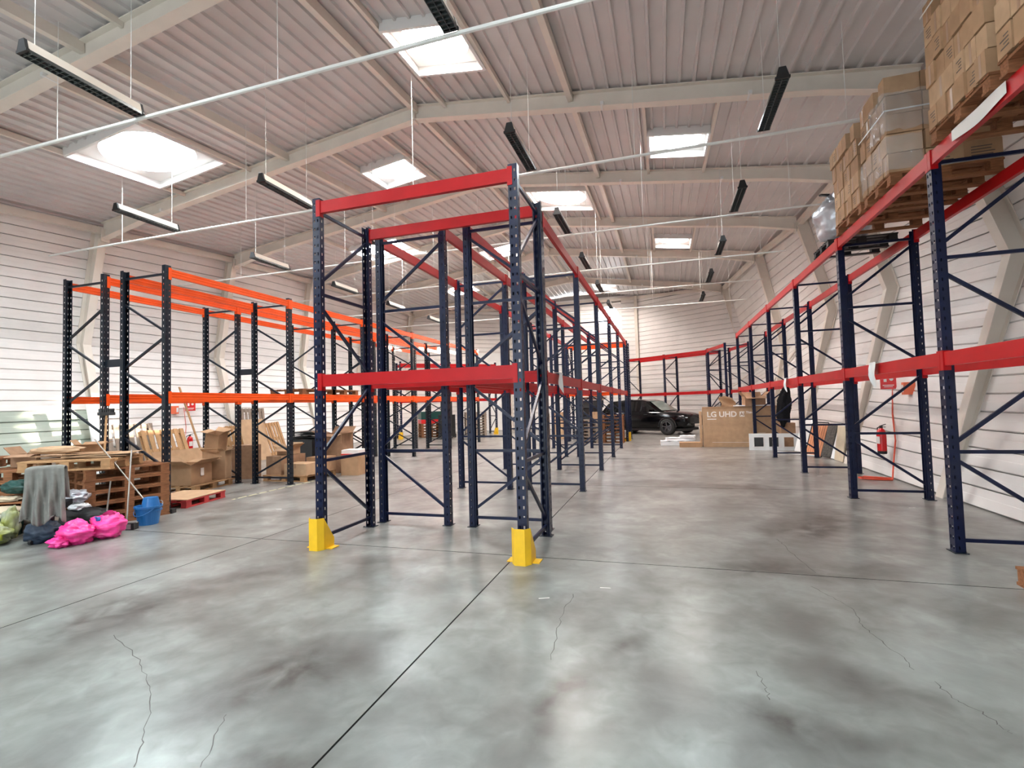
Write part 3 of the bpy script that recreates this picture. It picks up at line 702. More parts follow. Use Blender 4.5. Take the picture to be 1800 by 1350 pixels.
# red pallet with cardboard sheet
rz = math.atan2(.89, -.19)
rp = pallet('red painted pallet on the floor under a flat cardboard sheet', on((-7.85, 6.9), rz, 0, .45, 0), rz, 1.0, .8, .13, M_redwood)
obj('cardboard_sheet', bx((0, 0, 0), (.98, .84, .012)).mesh('cardboard_sheet', M_card2), None, on((-7.85, 6.9), rz, 0, .46, .139), rz, 'flat pale cardboard sheet lying on the red pallet', 'cardboard sheet')

def carton(label, loc, d, rz=0, m_=None, group=None, open_=False, cat='box', name='carton', tape=True, prints=0, rot=None):
    m_ = m_ or M_card
    w_, l_, h_ = d
    if not open_:
        t = obj(name, bx((0, 0, h_/2), (w_, l_, h_)).mesh('carton', m_), None, loc, rot if rot else rz, label, cat, group)
        if tape:
            b = MB(); b.box((0, 0, h_+.001), (.05 if w_ > .25 else .035, l_*.99, .002)); b.box((0, -l_/2-.001, h_-.05), (.05 if w_ > .25 else .035, .002, .1)); b.box((0, l_/2+.001, h_-.05), (.05 if w_ > .25 else .035, .002, .1)); b.build('tape', M_tape, t)
    else:
        t = thing(name, label, cat, loc, rz, group, rot=rot); th = .008
        b = MB(); b.box((0, 0, th/2), (w_, l_, th))
        for sx in (-1, 1): b.box((sx*(w_-th)/2, 0, h_/2), (th, l_, h_))
        for sy in (-1, 1): b.box((0, sy*(l_-th)/2, h_/2), (w_-2*th, th, h_))
        b.build('body', m_, t)
        fl = min(w_, l_)*.45
        for sx, ang in ((-1, random.uniform(.1, .9)), (1, random.uniform(.1, .9))):
            b = MB(); b.box((sx*fl/2, 0, 0), (fl, l_*.98, .006)); f = b.build('flap', m_, t); f.location = (sx*w_/2, 0, h_); f.rotation_euler = (0, -sx*ang, 0)
        for sy, ang in ((-1, random.uniform(-.5, .6)), (1, random.uniform(.2, .9))):
            b = MB(); b.box((0, sy*fl/2, 0), (w_*.98, fl, .006)); f = b.build('flap', m_, t); f.location = (0, sy*l_/2, h_); f.rotation_euler = (sy*ang, 0, 0)
    if prints:
        b = MB(); 
        for r in range(3):
            b.box((-w_*.1, -l_/2-.0015, h_*.3+r*h_*.18), (w_*.4, .001, h_*.06))
        b.build('printed_text', M_kraft, t)
    return t
# pallet 2: open box, tall battered box
p2 = math.atan2(8.98-7.77, -9.28+9.07)
pallet('pale wooden pallet under the open carton near the left racks', on((-9.17, 8.25), p2, 0, .45, 0), p2, 1.10, .8, .13, M_wood2)
bz = carton('large open carton with raised flap and white shipping label, on a pale pallet', on((-9.17, 8.12), p2, -.10, .45, .13), (.58, .60, .42), p2, M_card, open_=True)
b = bx((0, -.313, .25), (.09, .002, .16)); b.build('shipping_label', M_print, bz)
carton('tall battered carton leaning beside the open carton', on((-9.17, 8.37), p2, .36, .40, .13), (.26, .5, .62), p2+.15, M_card2, open_=True)
carton('upper crumpled carton balanced on the tall battered one', on((-9.17, 8.37), p2, .33, .42, .76), (.30, .34, .40), 0, M_card, rot=(.12, .18, .3), open_=True)
carton('squashed brown carton standing behind the tall battered one', (-9.75, 9.6, 0), (.5, .4, .8), .3, M_card3)
# pallet 3 with cartons
p3 = 0.0
pallet('brown wooden pallet carrying several cartons beside the inner left rack', (-8.3, 9.75, 0), .0, 1.15, 1.1, .14, M_wood2)
carton('medium brown carton on the left side of the loaded pallet', (-8.62, 9.65, .14), (.42, .8, .42), 0, M_card3)
carton('low wide carton with a printed square at the front of the loaded pallet', (-8.0, 9.45, .14), (.60, .46, .26), 0, M_card2, prints=0)
carton('small open white-lined carton on top of the medium brown carton', (-8.64, 9.75, .565), (.34, .4, .16), .1, M_card2, open_=True)
carton('flat carton at the back of the loaded pallet', (-7.95, 10.05, .14), (.5, .45, .34), .05, M_card)
t = carton('white and red printed carton on the far end of the loaded pallet', (-7.35, 10.5, .0), (.46, .42, .5), .1, M_card)
b = bx((0, 0, .56), (.44, .40, .10)); b.build('lid', M_print, t); bx((0, 0, .50), (.46, .42, .035)).build('red_band', M_sred, t)
carton('large open carton with ragged flaps behind the loaded pallet', (-8.15, 10.9, .0), (.62, .55, .98), .1, M_card3, open_=True)
for k in range(6):
    obj('flattened_carton', bx((0, 0, 0), (.62, .5, .018)).mesh('flattened_carton', M_black), None, (-9.05+random.uniform(-.05, .05), 10.95, .86+k*.035), (random.uniform(-.05, .05), random.uniform(-.06, .06), random.uniform(-.4, .4)), 'black flattened carton, %s in the heap on a dark crate behind the loaded pallet' % ['lowest', 'second', 'third', 'fourth', 'fifth', 'topmost'][k], 'flattened carton', 'black flattened cartons in a heap')
carton('dark crate under the heap of black flattened cartons', (-9.05, 10.95, 0), (.6, .5, .84), 0, M_dark, tape=False)
# leaning pieces along the left wall
tilt = math.radians(72)
def lean(label, x, y, L, W, m_, rx, group='pallets leaning on the left wall'):
    return pallet(label, (x, y, .02), 0, L, W, .12, m_, group, rot=(0, rx, 0))
def leanp(label, ybase, xb, L, W, m_, ang=1.25, spin=0, th=.12):
    # pallet standing on its long edge against left wall: local x -> Y, local y -> up
    Rm = Matrix.Rotation(-spin, 4, 'X') @ Matrix.Rotation(0, 4, 'Z')
    M_ = Matrix(((0, -math.cos(ang), math.sin(ang)), (1, 0, 0), (0, math.sin(ang), math.cos(ang)))).to_4x4()
    e = (M_ @ Matrix.Rotation(spin+PI/2, 4, 'Z')).to_euler()
    c = Vector((xb, ybase, 0))+M_.to_3x3()@Vector((0, W/2+.02, 0))
    return pallet(label, c, 0, W, L, th, m_, 'pallets leaning on the left wall', rot=e, n=7)
leanp('grey weathered pallet leaning on the left wall behind the first racks, upper one', 9.7, -13.62, 1.2, 1.35, M_wood3, 1.35)
leanp('brown pallet leaning on the left wall in front of the grey one', 10.25, -13.0, 1.2, 1.2, M_wood2, 1.2)
leanp('pale wooden pallet leaning on the left wall behind the tall battered carton', 13.1, -13.4, 1.1, 1.15, M_wood2, 1.3)
leanp('pale pallet with dark gaps leaning on the left wall right of the flat cardboard', 14.3, -13.2, .9, 1.2, M_wood2, 1.25, .06)
leanp('grey white pallet standing tallest against the left wall', 13.9, -13.75, 1.0, 1.7, M_wood3, 1.45)
def leanboard(name, label, cat, a, b_, xb, h, th, m_, xt):
    bb = MB(); bb.add([(xb, a, 0), (xb, b_, 0), (xt, b_, h), (xt, a, h), (xb+th, a, 0), (xb+th, b_, 0), (xt+th, b_, h), (xt+th, a, h)], [(0, 1, 2, 3), (7, 6, 5, 4), (0, 4, 5, 1), (1, 5, 6, 2), (2, 6, 7, 3), (3, 7, 4, 0)])
    return bb.build(name, m_, label=label, cat=cat)
leanboard('cardboard_sheet', 'wide brown cardboard leaning low against the brown pallet at the left wall', 'cardboard sheet', 9.5, 11.2, -12.55, .62, .02, M_card, -12.75)
leanboard('cardboard_sheet', 'tall flat brown cardboard leaning behind the rack post near the left wall', 'cardboard sheet', 12.6, 13.6, -12.75, 1.35, .02, M_card2, -13.15)
b = MB(); b.bar((-13.35, 11.62, .02), (-13.9, 11.2, 2.4), .13, .03); b.build('wooden_plank', M_wood2, label='long wooden plank leaning against the left wall beside the extinguisher', cat='plank')
# things on the pile at far left
for k, (x, y, rz_, w_, l_) in enumerate(((-8.4, 5.3, .4, .9, .5), (-8.2, 5.35, .6, .8, .45), (-8.7, 5.2, .5, .7, .5), (-8.1, 5.4, .5, .7, .4), (-8.3, 5.3, .7, .6, .4))):
    obj('cardboard_sheet', bx((0, 0, 0), (w_, l_, .01)).mesh('cardboard_sheet', M_card2 if k % 2 else M_card), None, (x, y, .992+k*.013), (random.uniform(-.02, .02), random.uniform(-.02, .02), rz_), 'flattened cardboard piece, %s of five lying on the top pallet of the left pile' % ['lowest', 'second', 'middle', 'fourth', 'topmost'][k], 'cardboard sheet', 'flattened cardboard on the pallet pile')
def blob(name, label, cat, c, r, m_, seed=0, amp=.25, fr=2.2, group=None, flat=True, n=40, hole=False, parent=None):
    b = MB(); N1, N2 = n, n
    vs = []; fs = []
    for i in range(N1+1):
        th = PI*i/N1
        if hole: th = PI*.16+(PI*.84)*i/N1
        for j in range(N2):
            ph = 2*PI*j/N2; d = Vector((math.sin(th)*math.cos(ph), math.sin(th)*math.sin(ph), math.cos(th)))
            q = 1+amp*noise.noise(d*fr+Vector((seed*7.1, 0, 0)))+amp*.5*abs(noise.noise(d*fr*2.7+Vector((0, seed*3.3, 0))))-amp*.45*abs(noise.noise(d*fr*4.2+Vector((0, 0, seed))))+amp*.12*noise.noise(d*fr*11)
            p = Vector((d.x*r[0]*q, d.y*r[1]*q, d.z*r[2]*q))
            if flat: p.z = max(p.z, -r[2]*.86)
            vs.append(p)
    for i in range(N1):
        for j in range(N2): fs.append((i*N2+j, (i+1)*N2+j, (i+1)*N2+(j+1) % N2, i*N2+(j+1) % N2))
    b.add(vs, fs); zoff = r[2]*.86 if flat else 0
    return b.build(name, m_, parent, smooth=True, loc=(c[0], c[1], c[2]+zoff), label=label, cat=cat, group=group)
o = blob('rolled_bag', 'long beige rolled bag lying on top of the pallet pile', 'bag', (-8.62, 5.02, 1.06), (.36, .12, .06), M_card2, 3, .2); o.rotation_euler = (0, 0, A30)
carton('small open carton on the pallet pile near the left photo edge', (-9.7, 5.3, .83), (.34, .34, .2), .5, M_card3, open_=True)
carton('grey-white carton standing on the pallet pile beside the sunlit wall patch', (-9.35, 5.45, .83), (.28, .28, .30), .3, M_wood3)
carton('small brown carton with a dark open end on the pile beside the first rack post', (-8.75, 5.55, .99), (.3, .25, .16), .7, M_card, open_=True)

# ------------------------------------------------------------------ foreground pile
# office chair with jacket
CH = (-7.52, 4.26)
ch = thing('office_chair', 'black office chair hidden under a draped grey jacket', 'chair', (*CH, 0), .85)
b = MB()
for k in range(5):
    a_ = 2*PI*k/5+.3; b.bar((0, .3, .09), (.25*math.cos(a_), .3+.25*math.sin(a_), .07), .045, .035)
b.build('base', M_black, ch)
for k in range(5):
    a_ = 2*PI*k/5+.3; bb = MB(); bb.lathe([(0, -.02), (.03, -.02), (.03, .02), (0, .02)], 12, axis='Y'); bb.build('castor', M_black, ch, loc=(.25*math.cos(a_), .3+.25*math.sin(a_), .032), rot=a_)
b = MB(); b.tube([(0, .3, .08), (0, .3, .42)], .028, 10); b.build('gas_lift', M_black, ch)
b = MB(); b.box((0, .32, .45), (.34, .38, .07)); b.build('seat', M_fab_blk, ch)
b = MB(); b.box((0, .035, .78), (.34, .05, .36)); b.build('backrest', M_fab_blk, ch)
b = MB(); b.bar((0, .16, .42), (0, .06, .66), .06, .02); b.build('back_support', M_black, ch)
b = MB(); NU_, NV_ = 40, 44
def cloth(u, v):
    # v: 0 bottom front -> 1 bottom back, over the backrest top
    s_ = v; xw = (u-.5)
    if s_ < .62: z = .30+(s_/.62)*.68; y = -.02-.03
    elif s_ < .72: t = (s_-.62)/.1; z = .98+.012*math.sin(t*PI); y = -.05+t*.17
    else: z = .98-(s_-.72)/.28*.42; y = .12
    k = max(0, (.98-z)); wd = .37+.08*k
    fold = .030*math.sin(u*21+1.3*math.sin(z*5))*min(1, k*2.4)+.018*math.sin(u*47+z*6)*min(1, k*2)
    hem = .05*math.sin(u*9+1)*(1 if z < .34 else 0)
    return Vector((xw*wd, y-(fold if s_ < .65 else -fold)-.05*k*(1 if s_ < .65 else -1), z+(hem if s_ < .62 else 0)-.02*(2*abs(xw))**6))
b.grid(cloth, NU_, NV_)
jk = b.build('jacket', M_grey_cloth, smooth=True, loc=(CH[0], CH[1]+.0, 0), rot=.85, label='grey jacket draped over the back of the office chair', cat='jacket')
md = jk.modifiers.new('thick', 'SOLIDIFY'); md.thickness = .008
# tub with lid
tb = thing('plastic_tub', 'dark green round tub with a beige lid at the left photo edge', 'tub', (-8.72, 4.42, 0))
b = MB(); b.lathe([(0, 0), (.22, 0), (.26, .33), (.265, .34), (.25, .34), (.21, .02)], 28); b.build('body', M_green_tub, tb, smooth=True)
b = MB(); b.lathe([(0, .395), (.1, .392), (.22, .37), (.275, .35), (.28, .335), (.265, .333)], 28); b.build('lid', M_beige, tb, smooth=True)
b = MB(); b.lathe([(.268, .33), (.272, .30), (.262, .28)], 28); b.build('paper_rim', M_print, tb)
blob('rubbish_bag', 'yellow-green and white plastic bag lying in front of the green tub', 'bag', (-8.28, 4.1, 0), (.26, .17, .13), M_ygbag, 1, .35)
blob('rubbish_bag', 'yellow-green plastic bag standing between the tub and the jacket', 'bag', (-8.42, 4.38, 0), (.10, .10, .22), M_ygbag, 9, .3)
blob('navy_sack', 'dark navy sack on the floor under the grey jacket', 'sack', (-7.72, 4.34, 0), (.20, .16, .15), M_navybag, 2, .25)
blob('black_bag', 'black rubbish bag slumped between the pink bag and the jacket', 'bag', (-7.9, 4.95, 0), (.40, .22, .17), M_black, 4, .2)
blob('silver_bag', 'crumpled silver foil bag right of the grey jacket', 'bag', (-8.0, 4.9, .40), (.17, .12, .09), M_silver, 5, .35)
blob('grey_plastic_bag', 'small crumpled translucent bag just below the silver foil bag', 'bag', (-7.95, 4.9, .28), (.16, .09, .06), M_foam, 15, .4)
blob('dark_green_bag', 'dark green bag heaped behind the green tub', 'bag', (-9.0, 4.75, .52), (.22, .15, .10), M_green_tub, 6, .25)
blob('crumpled_paper', 'crumpled pale paper on the low pallet behind the tub', 'paper', (-8.95, 4.62, .43), (.2, .12, .035), M_beige, 7, .4)
# pink bags
pk = blob('pink_bag', 'larger open pink plastic bag of rubbish nearest the broom', 'bag', (-7.08, 4.70, 0), (.20, .19, .175), M_pink, 11, .30, hole=True)
blob('rubbish', None, None, (0, 0, .06), (.13, .12, .06), M_white, 13, .4, flat=False, parent=pk)
b = MB(); b.lathe([(0, 0), (.028, 0), (.03, .10), (.012, .13), (.012, .15), (0, .15)], 12); b.build('bottle', M_blue, pk, loc=(.0, -.05, .06), rot=(.9, .3, 0), label='small blue bottle poking out')
blob('pink_bag', 'smaller knotted pink plastic bag left of the open one', 'bag', (-7.16, 4.38, 0), (.20, .17, .15), M_pink, 12, .38)
blob('pink_bag', 'low crumpled tail of pink bag spread on the floor, leftmost of the three', 'bag', (-7.19, 4.22, 0), (.13, .10, .07), M_pink, 17, .4)
# buckets
def bucket(label, loc, r1, r2, h, flip=False, rot=0):
    t = thing('bucket', label, 'bucket', loc, rot, 'blue plastic buckets', rot=(PI if flip else 0, 0, rot))
    b = MB(); b.lathe([(0, 0), (r1, 0), (r1+(r2-r1)*.9, h*.88), (r2+.01, h*.89), (r2+.012, h), (r2-.004, h), (r1-.005, .01), (0, .01)], 28); b.build('body', M_blue, t, smooth=False)
    b = MB(); pts = [(r2*math.cos(a), -.04-r2*.86*math.sin(a)*.9, h*.9-.10*math.sin(a)) for a in [PI*k/14 for k in range(15)]]; b.tube(pts, .005, 6); b.build('handle', M_blue if not flip else M_zinc, t)
    return t
bucket('blue bucket with its handle down, beside the broom', (-7.30, 5.40, 0), .125, .165, .27)
bucket('smaller blue bucket turned upside down in the big blue bucket', (-7.28, 5.42, .385), .09, .13, .19, True)
# broom / dustpan / handles
bm = thing('long_handled_dustpan', 'black dustpan with a long grey handle leaning on the pallets', 'dustpan', (-7.28, 5.08, 0), .35)
b = MB(); b.box((0, 0, .045), (.26, .10, .09)); b.build('pan', M_black, bm); bx((.02, -.052, .045), (.14, .004, .07)).build('front_plate', M_zinc, bm)
b = MB(); b.box((0, 0, .095), (.28, .03, .012)); b.build('rim', M_zinc, bm)
b = MB(); b.tube([(0, 0, .1), (-.20, .38, 1.08)], .010, 8); b.build('handle', M_alu, bm)
b = MB(); b.tube([(-7.27, 5.42, .22), (-7.7, 5.28, .80), (-8.02, 5.14, 1.26)], .009, 8); b.build('mop_handle', M_alu, label='metal mop handle standing in the blue bucket and leaning left', cat='mop handle')
b = MB(); b.tube([(-7.62, 5.02, .02), (-7.66, 5.12, .66)], .010, 8); b.build('metal_rod', M_alu, label='short grey metal rod standing behind the pink bag', cat='rod')
br = thing('broom', 'upturned broom with a dark brush head standing on the pallets', 'broom', (-8.02, 5.30, 1.06))
b = MB(); b.tube([(.08, -.08, .0), (-.08, .05, .55)], .014, 8); b.build('handle', M_wood2, br)
b = MB(); b.box((-.08, .05, .57), (.06, .22, .05)); b.build('head', M_dark, br)
b = MB()
for k in range(7): b.box((-.08, -.04+k*.03, .62), (.05, .018, .06))
b.build('bristles', M_dark, br, kind='stuff')
# post guard of the pile: dark block with bolts
t = thing('floor_bracket', 'small black bolted floor bracket at the foot of the right pallet stack', 'bracket', (-7.72, 6.05, 0), .3)
bx((0, 0, .035), (.16, .10, .07)).build('body', M_black, t)
for k in (-1, 1):
    b = MB(); b.lathe([(0, -.056), (.012, -.056), (.012, -.05)], 8, axis='Y'); b.build('bolt', M_zinc, t, loc=(k*.03, 0, .05))

# floor tape (dashed)
b = MB(); tp = thing('floor_tape', 'worn yellow floor tape with dark dashes running between pallet and racks', 'floor tape', (-7.7, 7.4, 0))
bx((.05, .9, .0012), (.05, 2.2, .002)).build('strip', M_ytape, tp)
for k in range(9): bx((.05, -.1+k*.25, .0026), (.045, .05, .001)).build('dash', M_dark, tp)
# straws / litter
for (x, y, r) in ((-1.01, 4.01, .4), (-.55, 4.35, .1), (3.25, 8.3, .3), (2.9, 11.3, 0), (-6.08, 6.63, .2)):
    obj('litter', bx((0, 0, .002), (.09, .006, .004)).mesh('litter', M_print), None, (x, y, 0), r, 'tiny scrap of white straw lying on the concrete floor', 'litter', 'white scraps on the floor')

# ------------------------------------------------------------------ loads on the upper right racks
def load(tagname, y0, y1, x0, zb, layers, bw, bd, bh, skip=(), lab='', strap=True):
    yc_ = (y0+y1)/2; W = y1-y0
    pallet('brown wooden pallet under the %s' % lab, (x0+.55, yc_, zb), 0, 1.1, W, .15, M_wood, 'pallets on the upper right rack')
    nY = max(1, round(W/bw)); bw = W/nY; nX = round(1.1/bd); bd_ = 1.1/nX
    for L in range(layers):
        for iy in range(nY):
            for ix in range(nX):
                if ix > 0 and 0 < iy < nY-1: continue
                if (L, iy, ix) in skip: continue
                if L == layers-1 and random.random() < .12 and ix == 0: continue
                jit = random.uniform(-.012, .012)
                if tagname == 'rot' and L == layers-1: jit -= .03
                hh = bh*random.uniform(.94, .995)
                m_ = (M_card, M_card2, M_card)[(iy*3+L+ix) % 3]
                loc = (x0+bd_*(ix+.5)+jit, y0+bw*(iy+.5), zb+.152+L*bh)
                face = 'aisle side' if ix == 0 else 'end side'
                t = obj('carton', bx((0, 0, hh/2), (bd_*.985, bw*.965, hh)).mesh('carton', m_), None, loc, random.uniform(-.02, .02),
                        '%s carton%s of the %s layer, %s' % (['first', 'second', 'third', 'fourth', 'fifth', 'sixth', 'seventh', 'eighth'][iy] if ix == 0 else ['', 'second', 'third'][ix]+(' near-end' if iy == 0 else ' far-end'), ' from the front' if ix == 0 else ' from the aisle', ['bottom', 'second', 'middle', 'fourth', 'fifth', 'top'][L], lab), 'carton', 'cartons stacked on the upper right rack')
                if (iy+L*2) % 3 == 0 and ix == 0:
                    b = bx((-bd_*.4935, 0, hh/2), (.002, .035, hh*.96)); b.build('tape', M_tape, t)
                if ix == 0 and (iy*5+L*3) % 4 == 1 or (iy == 0 and ix > 0 and L % 2 == 0):
                    b = MB()
                    for r in range(4):
                        ln = random.uniform(.25, .6)
                        if ix == 0: b.box((-bd_*.494, -bw*.30+bw*ln/2, hh*.28+r*hh*.14), (.001, bw*ln, hh*.05))
                        else: b.box((-bd_*.30+bd_*ln/2, -bw*.484, hh*.28+r*hh*.14), (bd_*ln, .001, hh*.05))
                    b.build('printed_text', M_kraft, t)
TZ = 4.082
load('a', 3.75, 4.85, 2.66, TZ, 5, .18, .37, .235, lab='stack at right photo edge')
load('b', 4.98, 5.92, 2.66, TZ, 6, .155, .37, .215, lab='nearest full stack')
load('c', 6.86, 7.66, 2.66, TZ, 5, .16, .37, .235, lab='film-wrapped stack')
load('rot', 7.78, 8.80, 2.66, TZ, 5, .15, .37, .225, lab='farthest carton stack')
pallet('black plastic pallet under the film-wrapped bundle on the upper right rack', (3.2, 9.75, TZ), 0, 1.0, .8, .12, M_black)
# plastic wraps
def filmsheet(name, label, f, nu, nv):
    b = MB(); b.grid(f, nu, nv); return b.build(name, M_film, smooth=True, label=label, cat='plastic film', group='clear film on the upper right cartons')
def wrap(x0, x1, y0, y1, z0, z1, amp, seed):
    def f(u, v):
        per = [(x1, y0), (x0, y0), (x0, y1), (x1, y1)]; s_ = u*3; k = min(2, int(s_)); t = s_-k
        x = per[k][0]*(1-t)+per[k+1][0]*t; y = per[k][1]*(1-t)+per[k+1][1]*t; z = z0+(z1-z0)*v
        nz = noise.noise(Vector((x*6+seed, y*6, z*6)))*amp+abs(noise.noise(Vector((x*14, y*14+seed, z*5))))*amp
        return Vector((x-abs(nz) if k == 1 else x, y-abs(nz) if k == 0 else y+(abs(nz) if k == 2 else 0), z+nz*.5))
    return f
filmsheet('stretch_film', 'clear crumpled stretch film round the middle carton stack, upper band', wrap(2.645, 3.5, 6.84, 7.3, 4.72, 5.18, .05, 1), 60, 14)
filmsheet('stretch_film', 'clear stretch film round the foot of the middle carton stack', wrap(2.648, 3.0, 6.85, 7.66, 4.26, 4.66, .03, 4), 60, 12)
wb = blob('wrapped_bundle', 'white film-wrapped bundle standing past the third carton stack', 'bundle', (3.05, 9.7, TZ+.12), (.42, .36, .48), M_silver, 21, .22)
b = MB(); b.bar((2.7, 9.6, TZ+.98), (3.1, 9.9, TZ+1.04), .05, .03); b.build('black_strap', M_black, wb, label='black strap'); bpy.data.objects[-1] if False else None
wb.children[0].location = -Vector(wb.location)
# straps round stacks
def strap(y0, y1, z, lab):
    b = MB(); b.box((2.642, (y0+y1)/2, z), (.004, y1-y0+.02, .016)); b.box((3.2, y0-.012, z), (1.1, .004, .016)); b.build('packing_strap', M_pvc, label=lab, cat='strap', group='white packing straps round carton stacks')
strap(6.86, 7.66, 4.98, 'pale packing strap round the film-wrapped carton stack')
strap(4.98, 5.92, 5.42, 'pale packing strap round the top of the nearest full carton stack')
# white sheet on the top beam (paper with the ragged edge) and plastic scraps
b = MB(); b.grid(lambda u, v: Vector((2.700-.004*math.sin(u*9), 4.85+u*.78, 4.075-v*(.10+.035*math.sin(u*PI)))), 14, 3)
b.build('paper_sheet', M_print, label='long white paper strip stuck on the upper red beam near the first post', cat='paper')
def rag(label, x, y, z, w_, h, sx=1):
    b = MB(); b.grid(lambda u, v: Vector((x-.05*sx-.03*math.sin(u*6+v*3)*v, y-w_/2+u*w_+.06*v*math.sin(u*4), z+.02-v*h*(.7+.3*math.sin(u*5)))), 12, 10)
    b.grid(lambda u, v: Vector((x-.05*sx+v*.1*sx, y-w_/2+u*w_, z+.02+.004*math.sin(u*8))), 6, 3)
    b.build('plastic_scrap', M_white, smooth=True, label=label, cat='plastic scrap', group='white plastic scraps tied to lower red beams')
rag('white plastic scrap tied round the lower right beam above the extinguisher', 2.72, 7.72, 2.01, .22, .34)
rag('small white plastic scrap on the lower right beam above the large flat box', 2.72, 12.7, 2.01, .2, .32)
rag('torn white plastic scrap hanging on the lower beam of the central rack', -1.43, 6.85, 2.01, .24, .30, -1)
# boards and pallets on lower left level
pallet('brown pallet resting on the lower orange beams of the second left bay', (-8.3, 9.9, 1.965), PI/2, 1.2, .9, .13, M_wood, 'pallets on the lower orange beams')
pallet('brown pallet resting on the lower orange beams beside the second left bay pallet', (-8.3, 10.9, 1.965), PI/2, 1.1, .9, .13, M_wood, 'pallets on the lower orange beams')
pallet('pale pallet on the lower beams of the far left rack', (-11.9, 23.4, 1.99), .73, 1.2, .9, .14, M_wood2, 'pallets on the lower orange beams')

# ------------------------------------------------------------------ middle distance, centre
def pstack(x, y, rz, n, L, W, th, m_, lab, grp):
    for k in range(n): pallet('%s, %s from the floor' % (lab, ['lowest', 'second', 'third', 'fourth', 'fifth', 'sixth', 'seventh', 'eighth', 'ninth'][k]), (x, y, k*th), rz+random.uniform(-.02, .02), L, W, th-.002, m_, grp)
pstack(-1.98, 19.85, 0, 8, .85, .5, .135, M_wood, 'pallet stacked at the last central post', 'pallets stacked at the far end of the central racks')
pstack(-2.85, 19.72, 0, 7, .75, .66, .13, M_wood3, 'grey pallet in the lower stack beside the last central post', 'pallets stacked at the far end of the central racks')
carton('orange-brown carton on the lower pallet stack at the end of the central racks', (-2.7, 19.7, .915), (.35, .35, .3), .2, M_card2)
for k in range(5): carton('dark crate in the dark heap behind the central rack end, %s up' % ['lowest', 'second', 'third', 'fourth', 'fifth'][k], (-3.4+.04*k, 22.6, k*.34), (1.0, .8, .33), .1*k, M_black if k % 2 else M_dark, 'dark crates behind the central racks', tape=False)
for k in range(4): obj('flattened_carton', bx((0, 0, 0), (1.0, .8, .03)).mesh('flattened_carton', M_card3), None, (-3.1, 22.6, 1.74+k*.05), (random.uniform(-.06, .06), random.uniform(-.06, .06), random.uniform(-.5, .5)), 'worn flattened carton, %s on top of the dark crates behind the central racks' % ['lowest', 'second', 'third', 'topmost'][k], 'flattened carton', 'flattened cartons on the dark crates')
carton('brown carton standing between racks left of the dark crates', (-4.6, 21.9, 0), (.5, .4, 1.2), 0, M_card2)
carton('second brown carton beside the one left of the dark crates', (-5.25, 21.9, 0), (.4, .4, 1.15), 0, M_card)
# far left: pallet stacks and a dark stacker truck
pstack(-12.0, 23.9, .7, 5, 1.1, .8, .145, M_wood, 'brown pallet under the red and green crates', 'pallets stacked far left')
obj('crate', bx((0, 0, .2), (1.1, .8, .4)).mesh('crate', M_green_tub), None, (-12.0, 23.9, .95), .7, 'dark green crate on the far left pallet stack', 'crate')
obj('crate', bx((0, 0, .1), (1.1, .8, .2)).mesh('crate', M_sred), None, (-12.0, 23.9, .73), .7, 'red crate between pallets and green crate far left', 'crate')
pstack(-9.6, 24.4, .5, 9, 1.1, .8, .14, M_wood3, 'grey pallet in the tall far stack', 'pallets stacked far left, tall pile')
fk = thing('pallet_stacker', 'black electric pallet stacker parked between the far left pallet stacks', 'pallet stacker', (-10.6, 23.0, 0), .4)
b = MB(); b.box((0, .3, .62), (.85, .7, 1.1)); b.box((0, .1, .25), (.85, .5, .4)); b.build('body', M_black, fk)
b = MB(); b.box((-.25, -.12, 1.0), (.08, .1, 2.0)); b.box((.25, -.12, 1.0), (.08, .1, 2.0)); b.box((0, -.12, 1.96), (.58, .1, .08)); b.build('mast', M_black, fk)
for k in (-1, 1): bx((k*.2, -.6, .08), (.14, 1.0, .06)).build('fork', M_dark, fk)
for k in (-1, 1):
    bb = MB(); bb.lathe([(0, -.04), (.1, -.04), (.1, .04), (0, .04)], 14); bb.build('wheel', M_tyre, fk, loc=(k*.42, .3, .1), rot=(0, PI/2, 0))
bb = MB(); bb.tube([(0, .7, 1.0), (0, .95, 1.35)], .02, 6); bb.build('tiller', M_dark, fk)

# ------------------------------------------------------------------ car
hd = math.atan2(-.50, .866)
fwv = Vector((.10, 23.82, 0)); car = thing('car', 'black estate-style SUV parked at an angle at the far end of the aisle', 'car', (0, 0, 0), hd)
# local: x forward, y left; near side (facing camera) is right side => -y ; right front wheel at (1.45,-.85)
cofs = Matrix.Rotation(hd, 3, 'Z')@Vector((1.45, -.86, 0)); car.location = fwv-cofs
ST = [(-2.42, .45, .60, .85, .62), (-2.36, .35, .78, 1.00, .80), (-2.0, .30, .90, 1.10, .92), (-1.2, .28, .93, 1.10, .94), (0, .28, .93, 1.08, .94), (.8, .28, .93, 1.06, .94), (1.2, .28, .92, 1.05, .93), (1.8, .30, .89, 1.00, .90), (2.2, .34, .82, .93, .84), (2.38, .40, .72, .84, .74), (2.42, .48, .6, .78, .62)]
def ring(x, z0, wb_, zb, wt):
    h = [(0, z0), (wb_*.85, z0), (wb_, z0+.12), (wb_*1.01, (z0+zb)/2), (wt*.99, zb-.10), (wt*.90, zb), (wt*.5, zb+.045), (0, zb+.055)]
    return [Vector((x, -y, z)) for y, z in h]+[Vector((x, y, z)) for y, z in reversed(h[1:-1])]
b = MB(); R = [ring(*s_) for s_ in ST]; n = len(R[0]); b.add([v for r in R for v in r], [(i*n+k, i*n+(k+1) % n, (i+1)*n+(k+1) % n, (i+1)*n+k) for i in range(len(R)-1) for k in range(n)]+[tuple(range(n)), tuple((len(R)-1)*n+k for k in range(n))])
o = b.build('body', M_car, car, smooth=True)
